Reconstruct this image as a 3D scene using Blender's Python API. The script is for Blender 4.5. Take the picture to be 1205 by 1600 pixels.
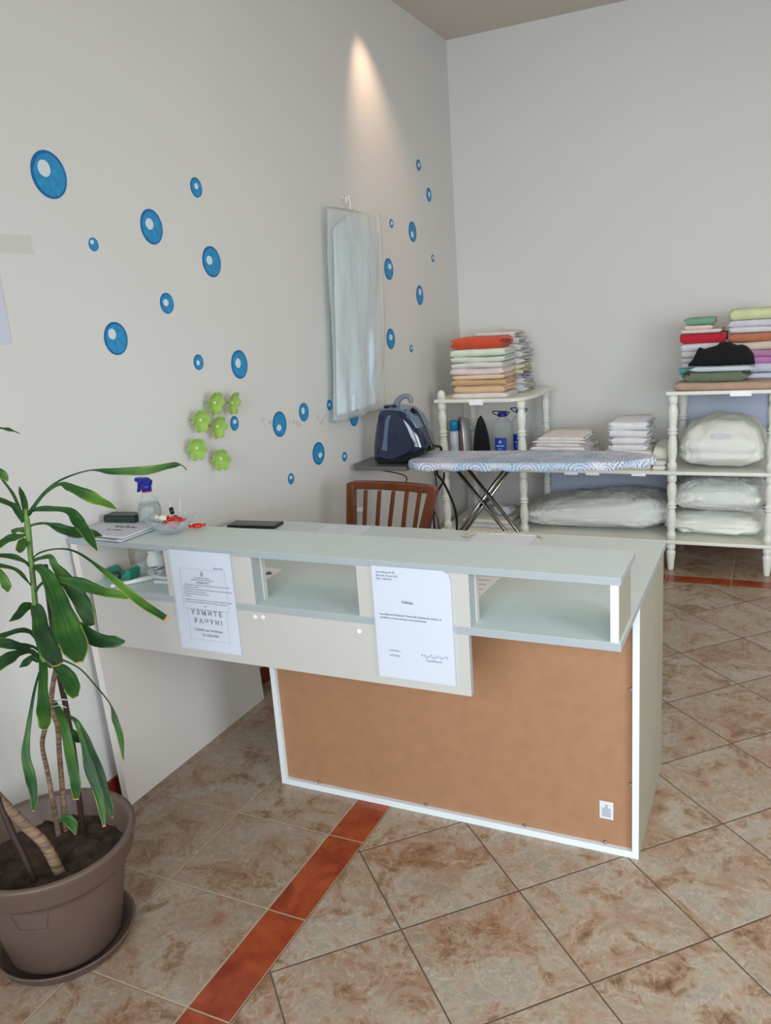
import bpy, bmesh, math, random
from mathutils import Vector, Matrix, noise
random.seed(7)
PI = math.pi
S = bpy.context.scene
COL = S.collection
for o in list(bpy.data.objects): bpy.data.objects.remove(o)

# ------------------------------------------------------------------ camera
F = 1270.46
CAMP = Vector((1.9289, -1.3016, 1.5007))
YAW, PITCH, ROLL = -0.4556, -0.2404, -0.0717
fw = Vector((math.sin(YAW)*math.cos(PITCH), math.cos(YAW)*math.cos(PITCH), math.sin(PITCH)))
rt0 = fw.cross(Vector((0, 0, 1))).normalized()
up0 = rt0.cross(fw)
rt = rt0*math.cos(ROLL) + up0*math.sin(ROLL)
up = -rt0*math.sin(ROLL) + up0*math.cos(ROLL)
cd = bpy.data.cameras.new('camera')
cam = bpy.data.objects.new('camera', cd)
COL.objects.link(cam)
M = Matrix((rt, up, -fw)).transposed().to_4x4()
M.translation = CAMP
cam.matrix_world = M
cd.sensor_fit = 'VERTICAL'
cd.sensor_height = 36.0
cd.lens = F/1600*36.0
cd.clip_start = 0.05
S.camera = cam

def at(px, py, ax, val):
    """point of the line of sight through a photo pixel on the world plane coordinate[ax] = val"""
    d = rt*((px-602.5)/F) + up*(-(py-800)/F) + fw
    return CAMP + d*((val-CAMP[ax])/d[ax])
def at_d(px, py, dep):
    return CAMP + (rt*((px-602.5)/F) + up*(-(py-800)/F) + fw)*dep

# ------------------------------------------------------------------ light
S.view_settings.view_transform = 'Standard'
S.view_settings.look = 'None'
S.view_settings.gamma = 1
S.view_settings.use_curve_mapping = False
S.view_settings.exposure = 0.25
w = bpy.data.worlds.new('world'); S.world = w; w.use_nodes = True
w.node_tree.nodes['Background'].inputs[0].default_value = (0.75, 0.85, 1.0, 1)
w.node_tree.nodes['Background'].inputs[1].default_value = 0.6
H = 3.105; XR = 4.3; YF = -3.6; YB = 3.964

def area(name, loc, rot, sx, sy, power, col):
    l = bpy.data.lights.new(name, 'AREA'); l.shape = 'RECTANGLE'; l.size = sx; l.size_y = sy
    l.energy = power; l.color = col
    o = bpy.data.objects.new(name, l); COL.objects.link(o); o.location = loc; o.rotation_euler = rot
    return o
win = area('daylight_shop_window', (2.4, YF+0.40, 1.75), (PI/2-0.36, 0, 0), 3.4, 1.8, 66, (0.84, 0.95, 1.0))
win.data.spread = math.radians(115)
area('ceiling_light_panel', (2.5, 1.5, H-0.03), (0, 0, 0), 1.6, 1.6, 11, (1.0, 0.74, 0.50))
side = area('side_fill_light', (XR-0.03, -0.5, 1.35), (PI/2-0.25, 0, PI/2-0.75), 2.4, 1.5, 46, (0.86, 0.95, 1.0))  # fill light added at the unseen right wall to brighten right-facing surfaces
side.data.spread = math.radians(115)
def spot(name, loc, aim, power, angle, blend, col, r=0.02):
    l = bpy.data.lights.new(name, 'SPOT'); l.energy = power; l.spot_size = math.radians(angle); l.spot_blend = blend
    l.color = col; l.shadow_soft_size = r
    o = bpy.data.objects.new(name, l); COL.objects.link(o); o.location = loc
    o.rotation_euler = (Vector(aim)-Vector(loc)).to_track_quat('-Z', 'Y').to_euler()
    return o
SP = at(548, 40, 0, 0.0)
spot('wall_spot_light', (0.17, SP.y+0.0, H-0.06), (0.02, SP.y+0.50, 1.2), 27, 66, 1.0, (1.0, 0.66, 0.45))

# ------------------------------------------------------------------ materials
def lin(c):
    return tuple(((v/255)/12.92 if v/255 <= 0.04045 else ((v/255+0.055)/1.055)**2.4) for v in c)
MATS = {}
def mat(name, rgb, rough=0.6, metal=0, var=0.0, vscale=8, bump=0.0, bscale=60, coat=0, alpha=1, trans=0, ior=1.45, sheen=0, sub=0, spec=None, rgb2=None, stretch=None, detail=3):
    if name in MATS: return MATS[name]
    m = bpy.data.materials.new(name); m.use_nodes = True
    nt = m.node_tree; b = nt.nodes['Principled BSDF']
    c = lin(rgb)
    b.inputs['Base Color'].default_value = (*c, 1)
    b.inputs['Roughness'].default_value = rough
    b.inputs['Metallic'].default_value = metal
    b.inputs['Coat Weight'].default_value = coat
    b.inputs['Coat Roughness'].default_value = 0.08
    b.inputs['Alpha'].default_value = alpha
    b.inputs['Transmission Weight'].default_value = trans
    b.inputs['IOR'].default_value = ior
    b.inputs['Sheen Weight'].default_value = sheen
    if spec is not None: b.inputs['Specular IOR Level'].default_value = spec
    if sub:
        b.inputs['Subsurface Weight'].default_value = sub
        b.inputs['Subsurface Radius'].default_value = (0.02, 0.03, 0.01)
    tc = nt.nodes.new('ShaderNodeTexCoord'); src = tc.outputs['Object']
    if stretch:
        mp = nt.nodes.new('ShaderNodeMapping'); mp.inputs['Scale'].default_value = stretch
        nt.links.new(src, mp.inputs[0]); src = mp.outputs[0]
    if var or rgb2:
        n = nt.nodes.new('ShaderNodeTexNoise'); n.inputs['Scale'].default_value = vscale; n.inputs['Detail'].default_value = detail
        nt.links.new(src, n.inputs['Vector'])
        r = nt.nodes.new('ShaderNodeValToRGB'); r.color_ramp.elements[0].position = 0.33; r.color_ramp.elements[1].position = 0.67
        c2 = lin(rgb2) if rgb2 else c
        r.color_ramp.elements[0].color = (*[v*(1-var) for v in c], 1)
        r.color_ramp.elements[1].color = (*[min(1, v*(1+var)) for v in c2], 1)
        nt.links.new(n.outputs['Fac'], r.inputs[0]); nt.links.new(r.outputs[0], b.inputs['Base Color'])
    if bump:
        n2 = nt.nodes.new('ShaderNodeTexNoise'); n2.inputs['Scale'].default_value = bscale; n2.inputs['Detail'].default_value = 3
        nt.links.new(src, n2.inputs['Vector'])
        bm_ = nt.nodes.new('ShaderNodeBump'); bm_.inputs['Strength'].default_value = bump; bm_.inputs['Distance'].default_value = 0.004
        nt.links.new(n2.outputs['Fac'], bm_.inputs['Height']); nt.links.new(bm_.outputs[0], b.inputs['Normal'])
    MATS[name] = m
    return m
def film(name, rgb, opacity, rough=0.25, crease=0):
    """thin plastic film: part clear, part glossy milky sheet"""
    if name in MATS: return MATS[name]
    m = mat(name, rgb, rough, spec=0.6)
    nt = m.node_tree; b = nt.nodes['Principled BSDF']; out = nt.nodes['Material Output']
    t = nt.nodes.new('ShaderNodeBsdfTransparent'); mx = nt.nodes.new('ShaderNodeMixShader')
    lw = nt.nodes.new('ShaderNodeLayerWeight'); lw.inputs[0].default_value = 0.3
    ma = nt.nodes.new('ShaderNodeMath'); ma.operation = 'MULTIPLY_ADD'; ma.inputs[1].default_value = 0.5; ma.inputs[2].default_value = opacity
    nt.links.new(lw.outputs['Facing'], ma.inputs[0])
    nt.links.new(ma.outputs[0], mx.inputs[0]); nt.links.new(t.outputs[0], mx.inputs[1]); nt.links.new(b.outputs[0], mx.inputs[2])
    nt.links.new(mx.outputs[0], out.inputs[0])
    if crease:
        tc = nt.nodes.new('ShaderNodeTexCoord'); n = nt.nodes.new('ShaderNodeTexNoise'); n.inputs['Scale'].default_value = 5.5; n.inputs['Detail'].default_value = 2.5; n.inputs['Distortion'].default_value = 0.6
        bp = nt.nodes.new('ShaderNodeBump'); bp.inputs['Strength'].default_value = crease; bp.inputs['Distance'].default_value = 0.03
        nt.links.new(tc.outputs['Object'], n.inputs['Vector']); nt.links.new(n.outputs['Fac'], bp.inputs['Height']); nt.links.new(bp.outputs[0], b.inputs['Normal'])
    return m

class NT:
    """tiny helper to write shader maths"""
    def __init__(s, nt): s.nt = nt
    def m(s, op, a, b=None, c=None):
        n = s.nt.nodes.new('ShaderNodeMath'); n.operation = op
        for i, v in enumerate((a, b, c)):
            if v is None: continue
            if isinstance(v, (int, float)): n.inputs[i].default_value = v
            else: s.nt.links.new(v, n.inputs[i])
        return n.outputs[0]
    def mix(s, f, a, b):
        n = s.nt.nodes.new('ShaderNodeMix'); n.data_type = 'RGBA'
        for k, v in ((0, f), (6, a), (7, b)):
            if isinstance(v, (int, float)): n.inputs[k].default_value = v
            elif isinstance(v, tuple): n.inputs[k].default_value = (*v, 1)
            else: s.nt.links.new(v, n.inputs[k])
        return n.outputs[2]
    def noise(s, vec, scale, detail=4, rough=0.55, dist=0.0):
        n = s.nt.nodes.new('ShaderNodeTexNoise'); n.inputs['Scale'].default_value = scale; n.inputs['Detail'].default_value = detail
        n.inputs['Roughness'].default_value = rough; n.inputs['Distortion'].default_value = dist
        s.nt.links.new(vec, n.inputs['Vector']); return n.outputs['Fac']
    def comb(s, x, y, z=0.0):
        n = s.nt.nodes.new('ShaderNodeCombineXYZ')
        for i, v in enumerate((x, y, z)):
            if isinstance(v, (int, float)): n.inputs[i].default_value = v
            else: s.nt.links.new(v, n.inputs[i])
        return n.outputs[0]
    def ramp(s, f, stops):
        n = s.nt.nodes.new('ShaderNodeValToRGB'); e = n.color_ramp.elements
        while len(e) < len(stops): e.new(0.5)
        for i, (p, c) in enumerate(stops): e[i].position = p; e[i].color = (*c, 1)
        s.nt.links.new(f, n.inputs[0]); return n.outputs[0]

TS = 0.333
def floor_material():
    m = bpy.data.materials.new('marbled_floor_tile'); m.use_nodes = True; nt = m.node_tree; b = nt.nodes['Principled BSDF']
    N = NT(nt)
    geo = nt.nodes.new('ShaderNodeNewGeometry'); sep = nt.nodes.new('ShaderNodeSeparateXYZ'); nt.links.new(geo.outputs['Position'], sep.inputs[0])
    X, Y = sep.outputs[0], sep.outputs[1]
    SX0, SX1, SY0, SY1 = 0.777, 0.893, 3.044, 3.150
    inner = N.m('MULTIPLY', N.m('GREATER_THAN', X, SX1), N.m('LESS_THAN', Y, SY0))
    inX = N.m('MULTIPLY', N.m('GREATER_THAN', X, SX0), N.m('LESS_THAN', X, SX1))
    inX = N.m('MULTIPLY', inX, N.m('LESS_THAN', Y, SY1))
    inY = N.m('MULTIPLY', N.m('GREATER_THAN', Y, SY0), N.m('LESS_THAN', Y, SY1))
    inY = N.m('MULTIPLY', inY, N.m('GREATER_THAN', X, SX0))
    strip = N.m('MAXIMUM', inX, inY)
    xs = N.m('SUBTRACT', X, 0.90)
    r2 = 1/math.sqrt(2)/TS
    U = N.m('MULTIPLY', N.m('ADD', xs, Y), r2); V = N.m('MULTIPLY', N.m('SUBTRACT', xs, Y), r2)
    # straight grid beside the walls (left border: x joints 0.777-k*.328, y joints -.1555+k*.3325)
    U2a = N.m('DIVIDE', N.m('SUBTRACT', X, SX0), 0.328); V2a = N.m('DIVIDE', N.m('ADD', Y, 0.1555), 0.3325)
    V2b = N.m('DIVIDE', N.m('SUBTRACT', Y, SY1), 0.330)
    back = N.m('GREATER_THAN', Y, SY1)
    V2 = N.m('ADD', N.m('MULTIPLY', V2a, N.m('SUBTRACT', 1.0, back)), N.m('MULTIPLY', V2b, back))
    def sel(a, c): return N.m('ADD', N.m('MULTIPLY', a, inner), N.m('MULTIPLY', c, N.m('SUBTRACT', 1.0, inner)))
    UU = sel(U, U2a); VV = sel(V, V2)
    def dist(u):
        f = N.m('FRACT', u); return N.m('MULTIPLY', N.m('MINIMUM', f, N.m('SUBTRACT', 1.0, f)), TS)
    dU, dV = dist(UU), dist(VV)
    # strip: joints only across its run
    dsx = N.m('MINIMUM', N.m('ABSOLUTE', N.m('SUBTRACT', X, SX0)), N.m('ABSOLUTE', N.m('SUBTRACT', X, SX1)))
    dsy = N.m('MINIMUM', N.m('ABSOLUTE', N.m('SUBTRACT', Y, SY0)), N.m('ABSOLUTE', N.m('SUBTRACT', Y, SY1)))
    cross = N.m('ADD', N.m('MULTIPLY', dist(V2a), inX), N.m('MULTIPLY', dist(U2a), N.m('MULTIPLY', inY, N.m('SUBTRACT', 1.0, inX))))
    cross = N.m('ADD', cross, N.m('MULTIPLY', N.m('SUBTRACT', 1.0, strip), 9.0))
    tiled = N.m('ADD', N.m('MINIMUM', dU, dV), N.m('MULTIPLY', strip, 9.0))
    edgex = N.m('ADD', dsx, N.m('MULTIPLY', N.m('GREATER_THAN', Y, SY1), 9.0))
    edgey = N.m('ADD', dsy, N.m('MULTIPLY', N.m('LESS_THAN', X, SX0), 9.0))
    d = N.m('MINIMUM', N.m('MINIMUM', tiled, cross), N.m('MINIMUM', edgex, edgey))
    groove = N.m('LESS_THAN', d, 0.0021)
    # per tile random
    wn = nt.nodes.new('ShaderNodeTexWhiteNoise'); wn.noise_dimensions = '3D'
    nt.links.new(N.comb(N.m('FLOOR', UU), N.m('FLOOR', VV), inner), wn.inputs['Vector'])
    rc = nt.nodes.new('ShaderNodeSeparateColor'); nt.links.new(wn.outputs['Color'], rc.inputs[0])
    ox = N.m('MULTIPLY', rc.outputs[0], 30.0); oy = N.m('MULTIPLY', rc.outputs[1], 30.0)
    vec = N.comb(N.m('ADD', X, ox), N.m('ADD', Y, oy), N.m('MULTIPLY', rc.outputs[2], 9.0))
    n1 = N.noise(vec, 6.5, 6, 0.62, 1.3); n2 = N.noise(vec, 19, 7, 0.66, 1.8); n3 = N.noise(vec, 4.2, 4, 0.5, 0.8); n4 = N.noise(vec, 55, 4, 0.6, 0.6)
    f = N.m('ADD', N.m('MULTIPLY', n1, 0.55), N.m('ADD', N.m('MULTIPLY', n2, 0.36), N.m('MULTIPLY', n4, 0.09)))
    base = N.ramp(f, [(0.36, lin((104, 76, 56))), (0.43, lin((140, 112, 88))), (0.48, lin((164, 142, 122))), (0.53, lin((170, 158, 142))), (0.59, lin((150, 144, 130))), (0.66, lin((186, 174, 158)))])
    rust = N.ramp(N.m('ADD', N.m('MULTIPLY', n3, 0.6), N.m('MULTIPLY', n2, 0.4)), [(0.46, (0, 0, 0)), (0.56, (1, 1, 1))])
    tile = N.mix(N.m('MULTIPLY', rust, 0.42), base, lin((146, 102, 74)))
    # fine pale veins
    va = N.m('ABSOLUTE', N.m('SUBTRACT', N.noise(vec, 9, 5, 0.6, 2.2), 0.5))
    vein = N.m('SUBTRACT', 1.0, N.m('MINIMUM', N.m('MULTIPLY', va, 60.0), 1.0))
    tile = N.mix(N.m('MULTIPLY', vein, 0.30), tile, lin((226, 212, 192)))
    # the border tiles are a browner batch
    brown = N.mix(0.22, tile, lin((126, 98, 72)))
    tile = N.mix(inner, brown, tile)
    sn = N.noise(vec, 12, 5, 0.6, 0.5)
    red = N.ramp(sn, [(0.35, lin((128, 46, 24))), (0.65, lin((166, 76, 40)))])
    col = N.mix(strip, tile, red)
    grout = N.mix(inner, lin((172, 152, 128)), lin((96, 78, 66)))
    col = N.mix(groove, col, grout)
    nt.links.new(col, b.inputs['Base Color'])
    rg = N.m('ADD', 0.27, N.m('MULTIPLY', groove, 0.5)); nt.links.new(N.m('ADD', rg, N.m('MULTIPLY', n2, 0.10)), b.inputs['Roughness'])
    bp = nt.nodes.new('ShaderNodeBump'); bp.inputs['Strength'].default_value = 0.6; bp.inputs['Distance'].default_value = 0.002
    hgt = N.m('ADD', N.m('MULTIPLY', N.m('MINIMUM', d, 0.004), 250.0), N.m('MULTIPLY', n2, 0.12))
    nt.links.new(hgt, bp.inputs['Height']); nt.links.new(bp.outputs[0], b.inputs['Normal'])
    return m

WALL = mat('white_wall_paint', (218, 217, 214), 0.75, var=0.01, vscale=1.5, bump=0.06, bscale=120)
CEIL = mat('ceiling_paint', (208, 198, 190), 0.85, bump=0.05, bscale=80)
LAM = mat('pale_grey_laminate', (208, 220, 217), 0.38, var=0.015, vscale=30, bump=0.08, bscale=300)
EDGE = mat('grey_edge_band', (158, 163, 166), 0.45, var=0.02, vscale=20)
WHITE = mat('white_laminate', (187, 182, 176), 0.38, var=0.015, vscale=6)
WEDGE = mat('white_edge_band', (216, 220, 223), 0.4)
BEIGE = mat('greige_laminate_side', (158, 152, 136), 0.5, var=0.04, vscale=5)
HDF = mat('brown_hardboard', (156, 114, 84), 0.62, var=0.05, vscale=26, bump=0.12, bscale=200, detail=6)
BASEB = mat('red_brown_baseboard_tile', (126, 44, 26), 0.35, var=0.12, vscale=9)
RACKP = mat('cream_white_gloss_paint', (230, 231, 222), 0.35, var=0.02, vscale=9)
BLUE = mat('blue_bubble_paint', (44, 142, 196), 0.6, var=0.14, vscale=60, stretch=(1, 1, 1))
BLUED = mat('deep_blue_bubble_paint', (22, 104, 164), 0.6, var=0.15, vscale=60)
BLUEL = mat('pale_highlight_paint', (214, 226, 232), 0.65)
PAPER = mat('white_paper', (204, 206, 213), 0.7)
BRIGHT = mat('bright_white_paper', (252, 253, 254), 0.6)
SLEEVE = film('clear_plastic_sleeve', (225, 230, 245), 0.05, 0.12)
INK = mat('black_print_ink', (70, 70, 78), 0.8)
INKG = mat('grey_print_ink', (128, 130, 142), 0.8)
BLACKP = mat('black_plastic', (20, 20, 22), 0.35)
WOOD = mat('reddish_brown_chair_wood', (104, 52, 26), 0.35, var=0.22, vscale=14, stretch=(1, 1, 0.25), detail=6, coat=0.3)
STEEL = mat('chromed_steel_tube', (168, 166, 160), 0.22, metal=1)
GLASS = mat('clear_glass', (240, 246, 246), 0.02, trans=1, ior=1.4)
PET = film('clear_bottle_plastic', (196, 208, 208), 0.12, 0.1)
CAPB = mat('dark_blue_plastic', (24, 32, 140), 0.35)
SOIL = mat('dark_potting_soil', (58, 44, 34), 0.95, var=0.5, vscale=40, bump=1.0, bscale=90)
POT = mat('taupe_plastic_pot', (98, 80, 72), 0.42, var=0.03, vscale=12, bump=0.08, bscale=200)

# ------------------------------------------------------------------ mesh helpers
ORG = {}
def finish(name, bm, material, parent=None, smooth=False, org=None, mods=()):
    me = bpy.data.meshes.new(name)
    if parent is not None: off = ORG[parent.name]
    elif org is not None: off = Vector(org)
    else:
        xs = [v.co.x for v in bm.verts]; ys = [v.co.y for v in bm.verts]; zs = [v.co.z for v in bm.verts]
        off = Vector(((min(xs)+max(xs))/2, (min(ys)+max(ys))/2, min(zs)))
    bmesh.ops.translate(bm, verts=bm.verts, vec=-off)
    bmesh.ops.recalc_face_normals(bm, faces=bm.faces)
    bm.to_mesh(me); bm.free()
    if smooth:
        for p in me.polygons: p.use_smooth = True
    for mm in (material if isinstance(material, (list, tuple)) else [material]): me.materials.append(mm)
    o = bpy.data.objects.new(name, me); COL.objects.link(o)
    if parent is not None: o.parent = parent; ORG[o.name] = off
    else: o.location = off; ORG[o.name] = off
    for f in mods: f(o)
    return o
def tag(o, label=None, cat=None, group=None, kind=None):
    if label: o['label'] = label
    if cat: o['category'] = cat
    if group: o['group'] = group
    if kind: o['kind'] = kind
    return o
def thing(name, loc, label, cat, group=None):
    o = bpy.data.objects.new(name, None); COL.objects.link(o); o.location = loc; o.empty_display_size = 0.05
    ORG[o.name] = Vector(loc)
    return tag(o, label, cat, group)
def copy_thing(src, loc, label, group=None):
    """copy of a thing and of its parts (sharing mesh data)"""
    r = src.copy(); COL.objects.link(r); r.location = loc; r['label'] = label
    if group: r['group'] = group
    ORG[r.name] = Vector(loc)
    for ch in list(src.children):
        c = ch.copy(); COL.objects.link(c); c.parent = r
        for g in list(ch.children):
            d = g.copy(); COL.objects.link(d); d.parent = c
    return r
def bevel_mod(wd, seg=2):
    def f(o):
        b = o.modifiers.new('bevel', 'BEVEL'); b.width = wd; b.segments = seg; b.limit_method = 'ANGLE'; b.angle_limit = 0.6
    return f
def subsurf(n=1):
    def f(o):
        s = o.modifiers.new('sub', 'SUBSURF'); s.levels = n; s.render_levels = n
    return f
def add_box(bm, x0, x1, y0, y1, z0, z1, mi=0, rot=None, piv=None):
    vs = [bm.verts.new(p) for p in ((x0,y0,z0),(x1,y0,z0),(x1,y1,z0),(x0,y1,z0),(x0,y0,z1),(x1,y0,z1),(x1,y1,z1),(x0,y1,z1))]
    fs = [bm.faces.new([vs[i] for i in q]) for q in ((0,3,2,1),(4,5,6,7),(0,1,5,4),(1,2,6,5),(2,3,7,6),(3,0,4,7))]
    for f in fs: f.material_index = mi
    if rot is not None: bmesh.ops.rotate(bm, verts=vs, cent=piv, matrix=rot)
    return vs, fs
def box(name, material, parent, x0, x1, y0, y1, z0, z1, bev=0.0015, faces=None, rotz=0):
    bm = bmesh.new(); vs, fs = add_box(bm, x0, x1, y0, y1, z0, z1)
    if faces:
        for k, mi in faces.items(): fs[k].material_index = mi   # 0 bottom 1 top 2 front 3 right 4 back 5 left
    if rotz: bmesh.ops.rotate(bm, verts=bm.verts, cent=((x0+x1)/2, (y0+y1)/2, z0), matrix=Matrix.Rotation(rotz, 3, 'Z'))
    return finish(name, bm, material, parent, mods=[bevel_mod(bev)] if bev else ())
def smooth_path(pts, n=6):
    pts = [Vector(p) for p in pts]; out = []
    for i in range(len(pts)-1):
        p0 = pts[max(i-1, 0)]; p1 = pts[i]; p2 = pts[i+1]; p3 = pts[min(i+2, len(pts)-1)]
        for k in range(n):
            t = k/n
            out.append(0.5*((2*p1)+(-p0+p2)*t+(2*p0-5*p1+4*p2-p3)*t*t+(-p0+3*p1-3*p2+p3)*t**3))
    out.append(pts[-1]); return out
def add_tube(bm, pts, r, seg=10, caps=True, mi=0, flat=1.0):
    pts = [Vector(p) for p in pts]; n = len(pts); rings = []
    rs = r if isinstance(r, (list, tuple)) else [r]*n
    ref = None
    for i, p in enumerate(pts):
        t = (pts[min(i+1, n-1)]-pts[max(i-1, 0)]).normalized()
        if ref is None:
            ref = t.orthogonal().normalized()
        ref = (ref - t*ref.dot(t)).normalized(); bn = t.cross(ref)
        rings.append([bm.verts.new(p + (ref*math.cos(2*PI*k/seg)+bn*math.sin(2*PI*k/seg)*flat)*rs[i]) for k in range(seg)])
    for a, b in zip(rings, rings[1:]):
        for k in range(seg):
            f = bm.faces.new((a[k], a[(k+1) % seg], b[(k+1) % seg], b[k])); f.material_index = mi; f.smooth = True
    if caps:
        bm.faces.new(rings[0][::-1]).material_index = mi; bm.faces.new(rings[-1]).material_index = mi
def tube(name, material, parent, pts, r, seg=10, sm=0, **k):
    bm = bmesh.new(); p = smooth_path(pts, sm) if sm else pts
    if sm and isinstance(r, (list, tuple)):
        rr = []
        for i in range(len(r)-1):
            for j in range(sm): rr.append(r[i]+(r[i+1]-r[i])*j/sm)
        rr.append(r[-1]); r = rr
    add_tube(bm, p, r, seg, **k)
    return finish(name, bm, material, parent)
def add_lathe(bm, prof, c, seg=24, ax='z', mi=0, sx=1, sy=1):
    """prof: list of (radius, height)"""
    c = Vector(c); rings = []
    for r, h in prof:
        ring = []
        for k in range(seg):
            a = 2*PI*k/seg; u, v = r*math.cos(a)*sx, r*math.sin(a)*sy
            p = Vector((u, v, h)) if ax == 'z' else (Vector((u, h, v)) if ax == 'y' else Vector((h, u, v)))
            ring.append(bm.verts.new(c+p))
        rings.append(ring)
    for a, b in zip(rings, rings[1:]):
        for k in range(seg):
            f = bm.faces.new((a[k], a[(k+1) % seg], b[(k+1) % seg], b[k])); f.smooth = True; f.material_index = mi
    bm.faces.new(rings[0][::-1]).material_index = mi; bm.faces.new(rings[-1]).material_index = mi
def lathe(name, material, parent, prof, c, seg=24, **k):
    bm = bmesh.new(); add_lathe(bm, prof, c, seg, **k); return finish(name, bm, material, parent)
def add_prism(bm, poly, d0, d1, ax='y', mi=0):
    """poly 2D outline extruded along an axis between d0 and d1"""
    def P(u, v, d): return (u, d, v) if ax == 'y' else ((d, u, v) if ax == 'x' else (u, v, d))
    a = [bm.verts.new(P(u, v, d0)) for u, v in poly]; b = [bm.verts.new(P(u, v, d1)) for u, v in poly]
    n = len(poly)
    bm.faces.new(a).material_index = mi; bm.faces.new(b[::-1]).material_index = mi
    for k in range(n): bm.faces.new((a[k], b[k], b[(k+1) % n], a[(k+1) % n])).material_index = mi
def nz(p, s, seed=0): return noise.noise(Vector(p)*s+Vector((seed*7.3, seed*3.1, seed*1.7)))

def text_mesh(lines, material, parent, name, origin, uax, vax, nax):
    """lines: (string, size, x, y, align, shear, bold). coordinates in metres on the sheet"""
    bm = bmesh.new()
    u, v, n_ = Vector(uax), Vector(vax), Vector(nax)
    for s, size, x, y, al, bold in lines:
        cu = bpy.data.curves.new('t', 'FONT'); cu.body = s; cu.size = size; cu.align_x = al; cu.offset = bold; cu.resolution_u = 2
        ob = bpy.data.objects.new('t', cu); COL.objects.link(ob)
        dg = bpy.context.evaluated_depsgraph_get(); me = bpy.data.meshes.new_from_object(ob.evaluated_get(dg))
        b2 = bmesh.new(); b2.from_mesh(me)
        for q in b2.verts: q.co = Vector(origin)+u*(q.co.x+x)+v*(q.co.y+y)+n_*0.0
        b2.to_mesh(me); b2.free(); bm.from_mesh(me)
        bpy.data.objects.remove(ob); bpy.data.curves.remove(cu); bpy.data.meshes.remove(me)
    return finish(name, bm, material, parent)

# ------------------------------------------------------------------ room
def plane(name, material, co, kind='structure'):
    bm = bmesh.new(); vs = [bm.verts.new(p) for p in co]; bm.faces.new(vs)
    me = bpy.data.meshes.new(name); bm.to_mesh(me); bm.free(); me.materials.append(material)
    o = bpy.data.objects.new(name, me); COL.objects.link(o); o['kind'] = kind; return o
def sbox(name, material, *a):
    o = box(name, material, None, *a, bev=0); o['kind'] = 'structure'; return o
sbox('floor', floor_material(), -0.1, XR+0.1, YF-0.1, YB+0.1, -0.08, 0.0)
sbox('ceiling', CEIL, -0.1, XR+0.1, YF-0.1, YB+0.1, H, H+0.08)
sbox('wall_left', WALL, -0.1, 0.0, YF-0.1, YB+0.1, 0, H)
sbox('wall_back', WALL, 0.0, XR, YB, YB+0.1, 0, H)
sbox('wall_right', WALL, XR, XR+0.1, YF-0.1, YB+0.1, 0, H)
bm = bmesh.new()
add_box(bm, 0, 0.5, YF-0.1, YF, 0, H); add_box(bm, 4.1, XR, YF-0.1, YF, 0, H)
add_box(bm, 0.5, 4.1, YF-0.1, YF, 0, 0.25); add_box(bm, 0.5, 4.1, YF-0.1, YF, 2.7, H)
tag(finish('wall_front', bm, WALL), kind='structure')
bm = bmesh.new()
for a in ((0.5, 0.56, 0.25, 2.7), (4.04, 4.1, 0.25, 2.7), (2.27, 2.33, 0.25, 2.7), (0.5, 4.1, 0.25, 0.31), (0.5, 4.1, 2.64, 2.7)):
    add_box(bm, a[0], a[1], YF-0.09, YF-0.03, a[2], a[3])
tag(finish('window_1', bm, WEDGE), kind='structure')
bm = bmesh.new()
for a in ((-1.75, -1.70, 0.4, 2.3), (0.70, 0.75, 0.4, 2.3), (-0.52, -0.48, 0.4, 2.3), (-1.75, 0.75, 0.4, 0.45), (-1.75, 0.75, 2.25, 2.3)):
    add_box(bm, XR-0.03, XR, a[0], a[1], a[2], a[3])
tag(finish('side_fill_frame', bm, WEDGE), kind='structure')  # unseen frame added around the side fill light, no opening behind it
sbox('baseboard_left', BASEB, 0.0, 0.009, YF, YB, 0, 0.072)
sbox('baseboard_back', BASEB, 0.009, XR, YB-0.009, YB, 0, 0.072)

# ------------------------------------------------------------------ reception desk
D0 = 0.42; DZ = 0.752; HZ = 0.905
desk = thing('reception_desk', (0.85, 0.8, 0), 'grey-topped white reception desk with raised counter shelf and bare brown hardboard back', 'desk')
lam = [LAM, EDGE, BEIGE]
box('desktop', lam, desk, 0.045, 1.642, D0, 1.245, 0.732, DZ, 0.0008, {2: 1, 3: 1, 4: 1, 5: 1})
bm = bmesh.new()
def lean(z): return 0.060-0.045*(z/0.887)
ys = [D0, 0.62, 1.21]; zs = [0.0, 0.7315, HZ-0.0185]
def hexa(y0, y1, z0, z1):
    vs = [bm.verts.new(p) for p in ((lean(z0), y0, z0), (lean(z0)+0.025, y0, z0), (lean(z0)+0.025, y1, z0), (lean(z0), y1, z0), (lean(z1), y0, z1), (lean(z1)+0.025, y0, z1), (lean(z1)+0.025, y1, z1), (lean(z1), y1, z1))]
    for q in ((0,3,2,1),(4,5,6,7),(0,1,5,4),(1,2,6,5),(2,3,7,6),(3,0,4,7)): bm.faces.new([vs[i] for i in q])
hexa(D0, 0.62, 0.0, HZ-0.0185); hexa(0.62, 1.21, 0.0, 0.7315)
finish('left_panel', bm, mat('left_panel_laminate', (216, 208, 202), 0.4), desk)
box('top_board', lam, desk, 0.004, 1.642, D0, 0.625, HZ-0.018, HZ, 0.0008, {2: 1, 3: 1, 4: 1, 5: 1})
box('end_panel', [WEDGE, BEIGE], desk, 1.618, 1.637, D0+0.004, 0.585, DZ, HZ-0.018, 0.0008, {3: 1})
box('fascia_panel', [WHITE, EDGE], desk, 0.074, 1.284, D0+0.0005, D0+0.019, 0.570, 0.732, 0.0008, {3: 1})
box('wood_block', mat('raw_wood_block', (150, 122, 100), 0.7), desk, 0.052, 0.073, D0-0.0015, D0+0.02, 0.655, 0.672, 0.0005)
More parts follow.
